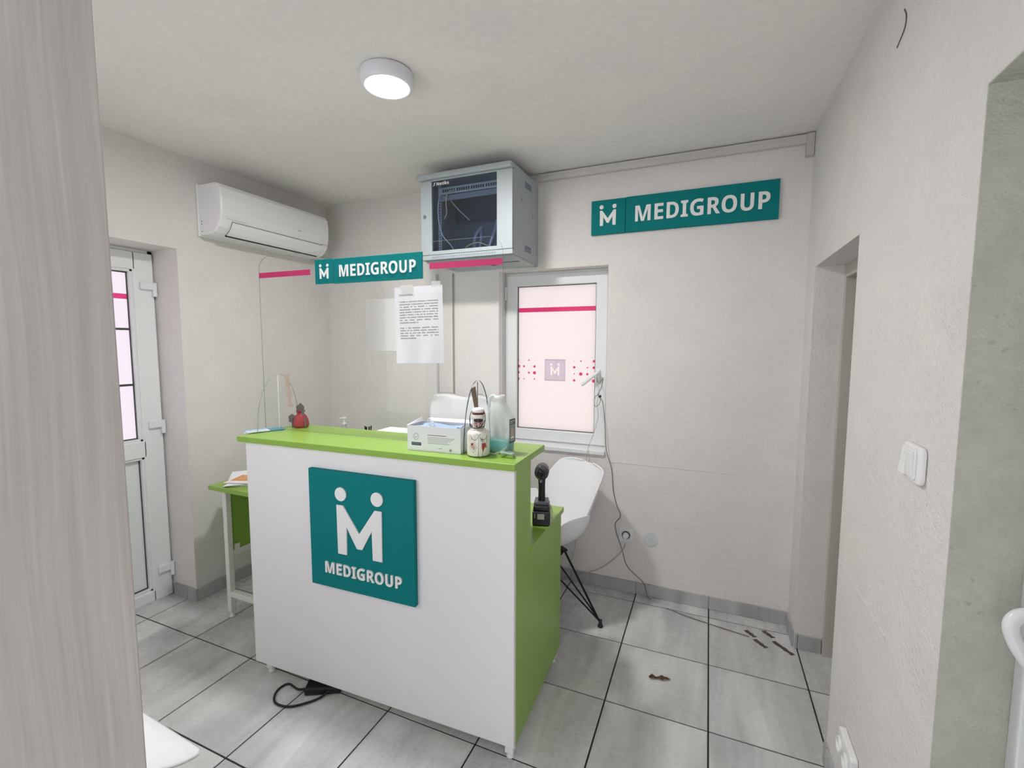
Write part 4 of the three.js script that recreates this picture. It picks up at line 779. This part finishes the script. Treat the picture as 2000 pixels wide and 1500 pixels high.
{ // cordless drill standing on its battery
  const o = thing('cordless_drill', 'black cordless drill standing upright on its battery on the green desk', 'drill', [-1.078, DESK_Y + 0.0005, 0.93], 0.3);
  const blk = std([20, 22, 26], 0.4), gl = std([46, 48, 54], 0.2, { metalness: 0.5 });
  const bat = obj('battery', [bx(-0.037, 0.037, 0, 0.062, -0.052, 0.05, 0.006), bx(-0.034, 0.034, 0.06, 0.085, -0.045, 0.044, 0.008)], blk, o);
  obj('battery_label', bx(-0.016, 0.013, 0.03, 0.053, 0.0495, 0.0508), std([178, 176, 170], 0.6), bat);
  obj('battery_stripe', bx(-0.029, -0.025, 0.034, 0.054, 0.0495, 0.0506), std([150, 150, 150], 0.5), bat);
  obj('base_collar', bx(-0.03, 0.03, 0.084, 0.098, -0.04, 0.038, 0.006), std([70, 74, 82], 0.35), o);
  const hs = (u, v) => { const a = u * TAU, y = 0.092 + 0.108 * v, k = 1 - 0.12 * Math.sin(v * Math.PI); return V(Math.cos(a) * 0.0165 * k, y, -0.005 + 0.008 * v + Math.sin(a) * 0.024 * k); };
  obj('handle', [shell((u, v) => hs(1 - u, v), 24, 12, 0.002)], blk, o);
  obj('trigger', bx(-0.007, 0.007, 0.165, 0.195, 0.016, 0.034, 0.004), gl, o);
  obj('motor_housing', lathe([[0, -0.075], [0.022, -0.074], [0.029, -0.066], [0.031, -0.03], [0.03, 0.02], [0.027, 0.03], [0, 0.03]], 28).rotateX(Math.PI / 2).rotateX(-0.12).translate(0, 0.222, 0.0), blk, o);
  obj('torque_ring', lathe([[0.02, 0.03], [0.0285, 0.031], [0.0295, 0.046], [0.027, 0.05], [0.02, 0.05]], 20).rotateX(Math.PI / 2).rotateX(-0.12).translate(0, 0.222, 0), std([52, 54, 58], 0.25), o);
  obj('chuck', lathe([[0.0, 0.05], [0.024, 0.05], [0.0255, 0.056], [0.025, 0.072], [0.021, 0.076], [0.021, 0.08], [0.014, 0.094], [0.008, 0.095], [0.006, 0.088], [0, 0.088]], 24).rotateX(Math.PI / 2).rotateX(-0.12).translate(0, 0.222, 0), gl, o);
  obj('bit_holder', rod(V(0, 0.2115, 0.083), V(0, 0.2085, 0.108), 0.0045, 0.003), M.steel, o);
  obj('belt_hook', tube([[0.037, 0.085, 0.02], [0.044, 0.07, 0.024], [0.047, 0.035, 0.026], [0.043, 0.03, 0.03], [0.041, 0.05, 0.03], [0.04, 0.078, 0.028]], 0.0015, 24, 6), M.steel, o);
}

// ================================================================ THINGS ON THE FLOOR
{ // power adapter and its cable loop under the counter
  const o = thing('power_adapter', 'black power adapter with a cable loop under the counter front', 'adapter', [-1.93, 0.0005, 1.335], 0.5);
  obj('brick', bx(-0.075, 0.075, 0, 0.032, -0.036, 0.036, 0.008), M.dark, o);
  obj('cable', tube([[-0.074, 0.016, 0.01], [-0.11, 0.008, 0.0], [-0.17, 0.006, -0.04], [-0.2, 0.005, -0.005], [-0.185, 0.005, 0.06], [-0.12, 0.005, 0.092], [-0.05, 0.006, 0.08], [0.0, 0.007, 0.055], [0.03, 0.02, 0.034]], 0.0045, 70, 8), M.dark, o);
}
tag(obj('cable_end', [bx(-1.135, -1.095, 0.0005, 0.022, 1.24, 1.27, 0.006), tube([[-1.12, 0.01, 1.25], [-1.16, 0.005, 1.2], [-1.24, 0.005, 1.12], [-1.3, 0.005, 1.0]], 0.004, 24, 8)], M.dark), 'black cable end beside the right front foot of the counter', 'cable');
{ // dry leaf on the tiles
  const o = thing('dry_leaf', 'curled brown dry leaf on the floor tiles', 'leaf', [-0.585, 0.0006, 0.692], 0.25);
  const brown = std([84, 56, 40], 0.8, { side: THREE.DoubleSide });
  obj('blade', shell((u, v) => { const w = 0.014 * Math.sin(Math.PI * Math.min(1, v * 1.05)) + 0.0005, s = 2 * u - 1; return V(-0.03 + 0.07 * v, 0.003 + 0.006 * Math.abs(s) * Math.sin(v * 3), s * w * (0.8 + 0.25 * Math.sin(v * 17))); }, 8, 14, 0.0006), brown, o);
  obj('curl', shell((u, v) => { const s = 2 * u - 1; return V(-0.055 + 0.03 * v, 0.004 + 0.006 * s * s, s * (0.011 * Math.sin(Math.PI * v) + 0.001) + 0.003 * Math.sin(v * 9)); }, 8, 8, 0.0006), brown, o);
}
{ // strips of old tape on the floor near the doorway
  const mat = phys([84, 74, 60], 0.7), A = [[-0.19, 0.165, 0.5, 0.06], [-0.105, 0.135, 0.5, 0.06], [-0.15, 0.235, 0.55, 0.07], [-0.05, 0.23, 0.62, 0.11]];
  const lbl = ['brown tape scrap on the floor, farthest from the doorway', 'brown tape scrap on the floor, nearest the skirting', 'brown tape scrap on the floor, nearest the camera', 'longest brown tape scrap on the floor by the doorway'];
  A.forEach(([x, z, a, l], k) => tag(obj('tape_scrap', extrude(tornStrip(0.02, l, 9), 0.0008).rotateX(-Math.PI / 2).translate(0.006, 0, l / 2).rotateY(a).translate(x, 0.0004, z), mat), lbl[k], 'tape', 'tape scraps on the floor'));
}
renderer.render(scene, camera);
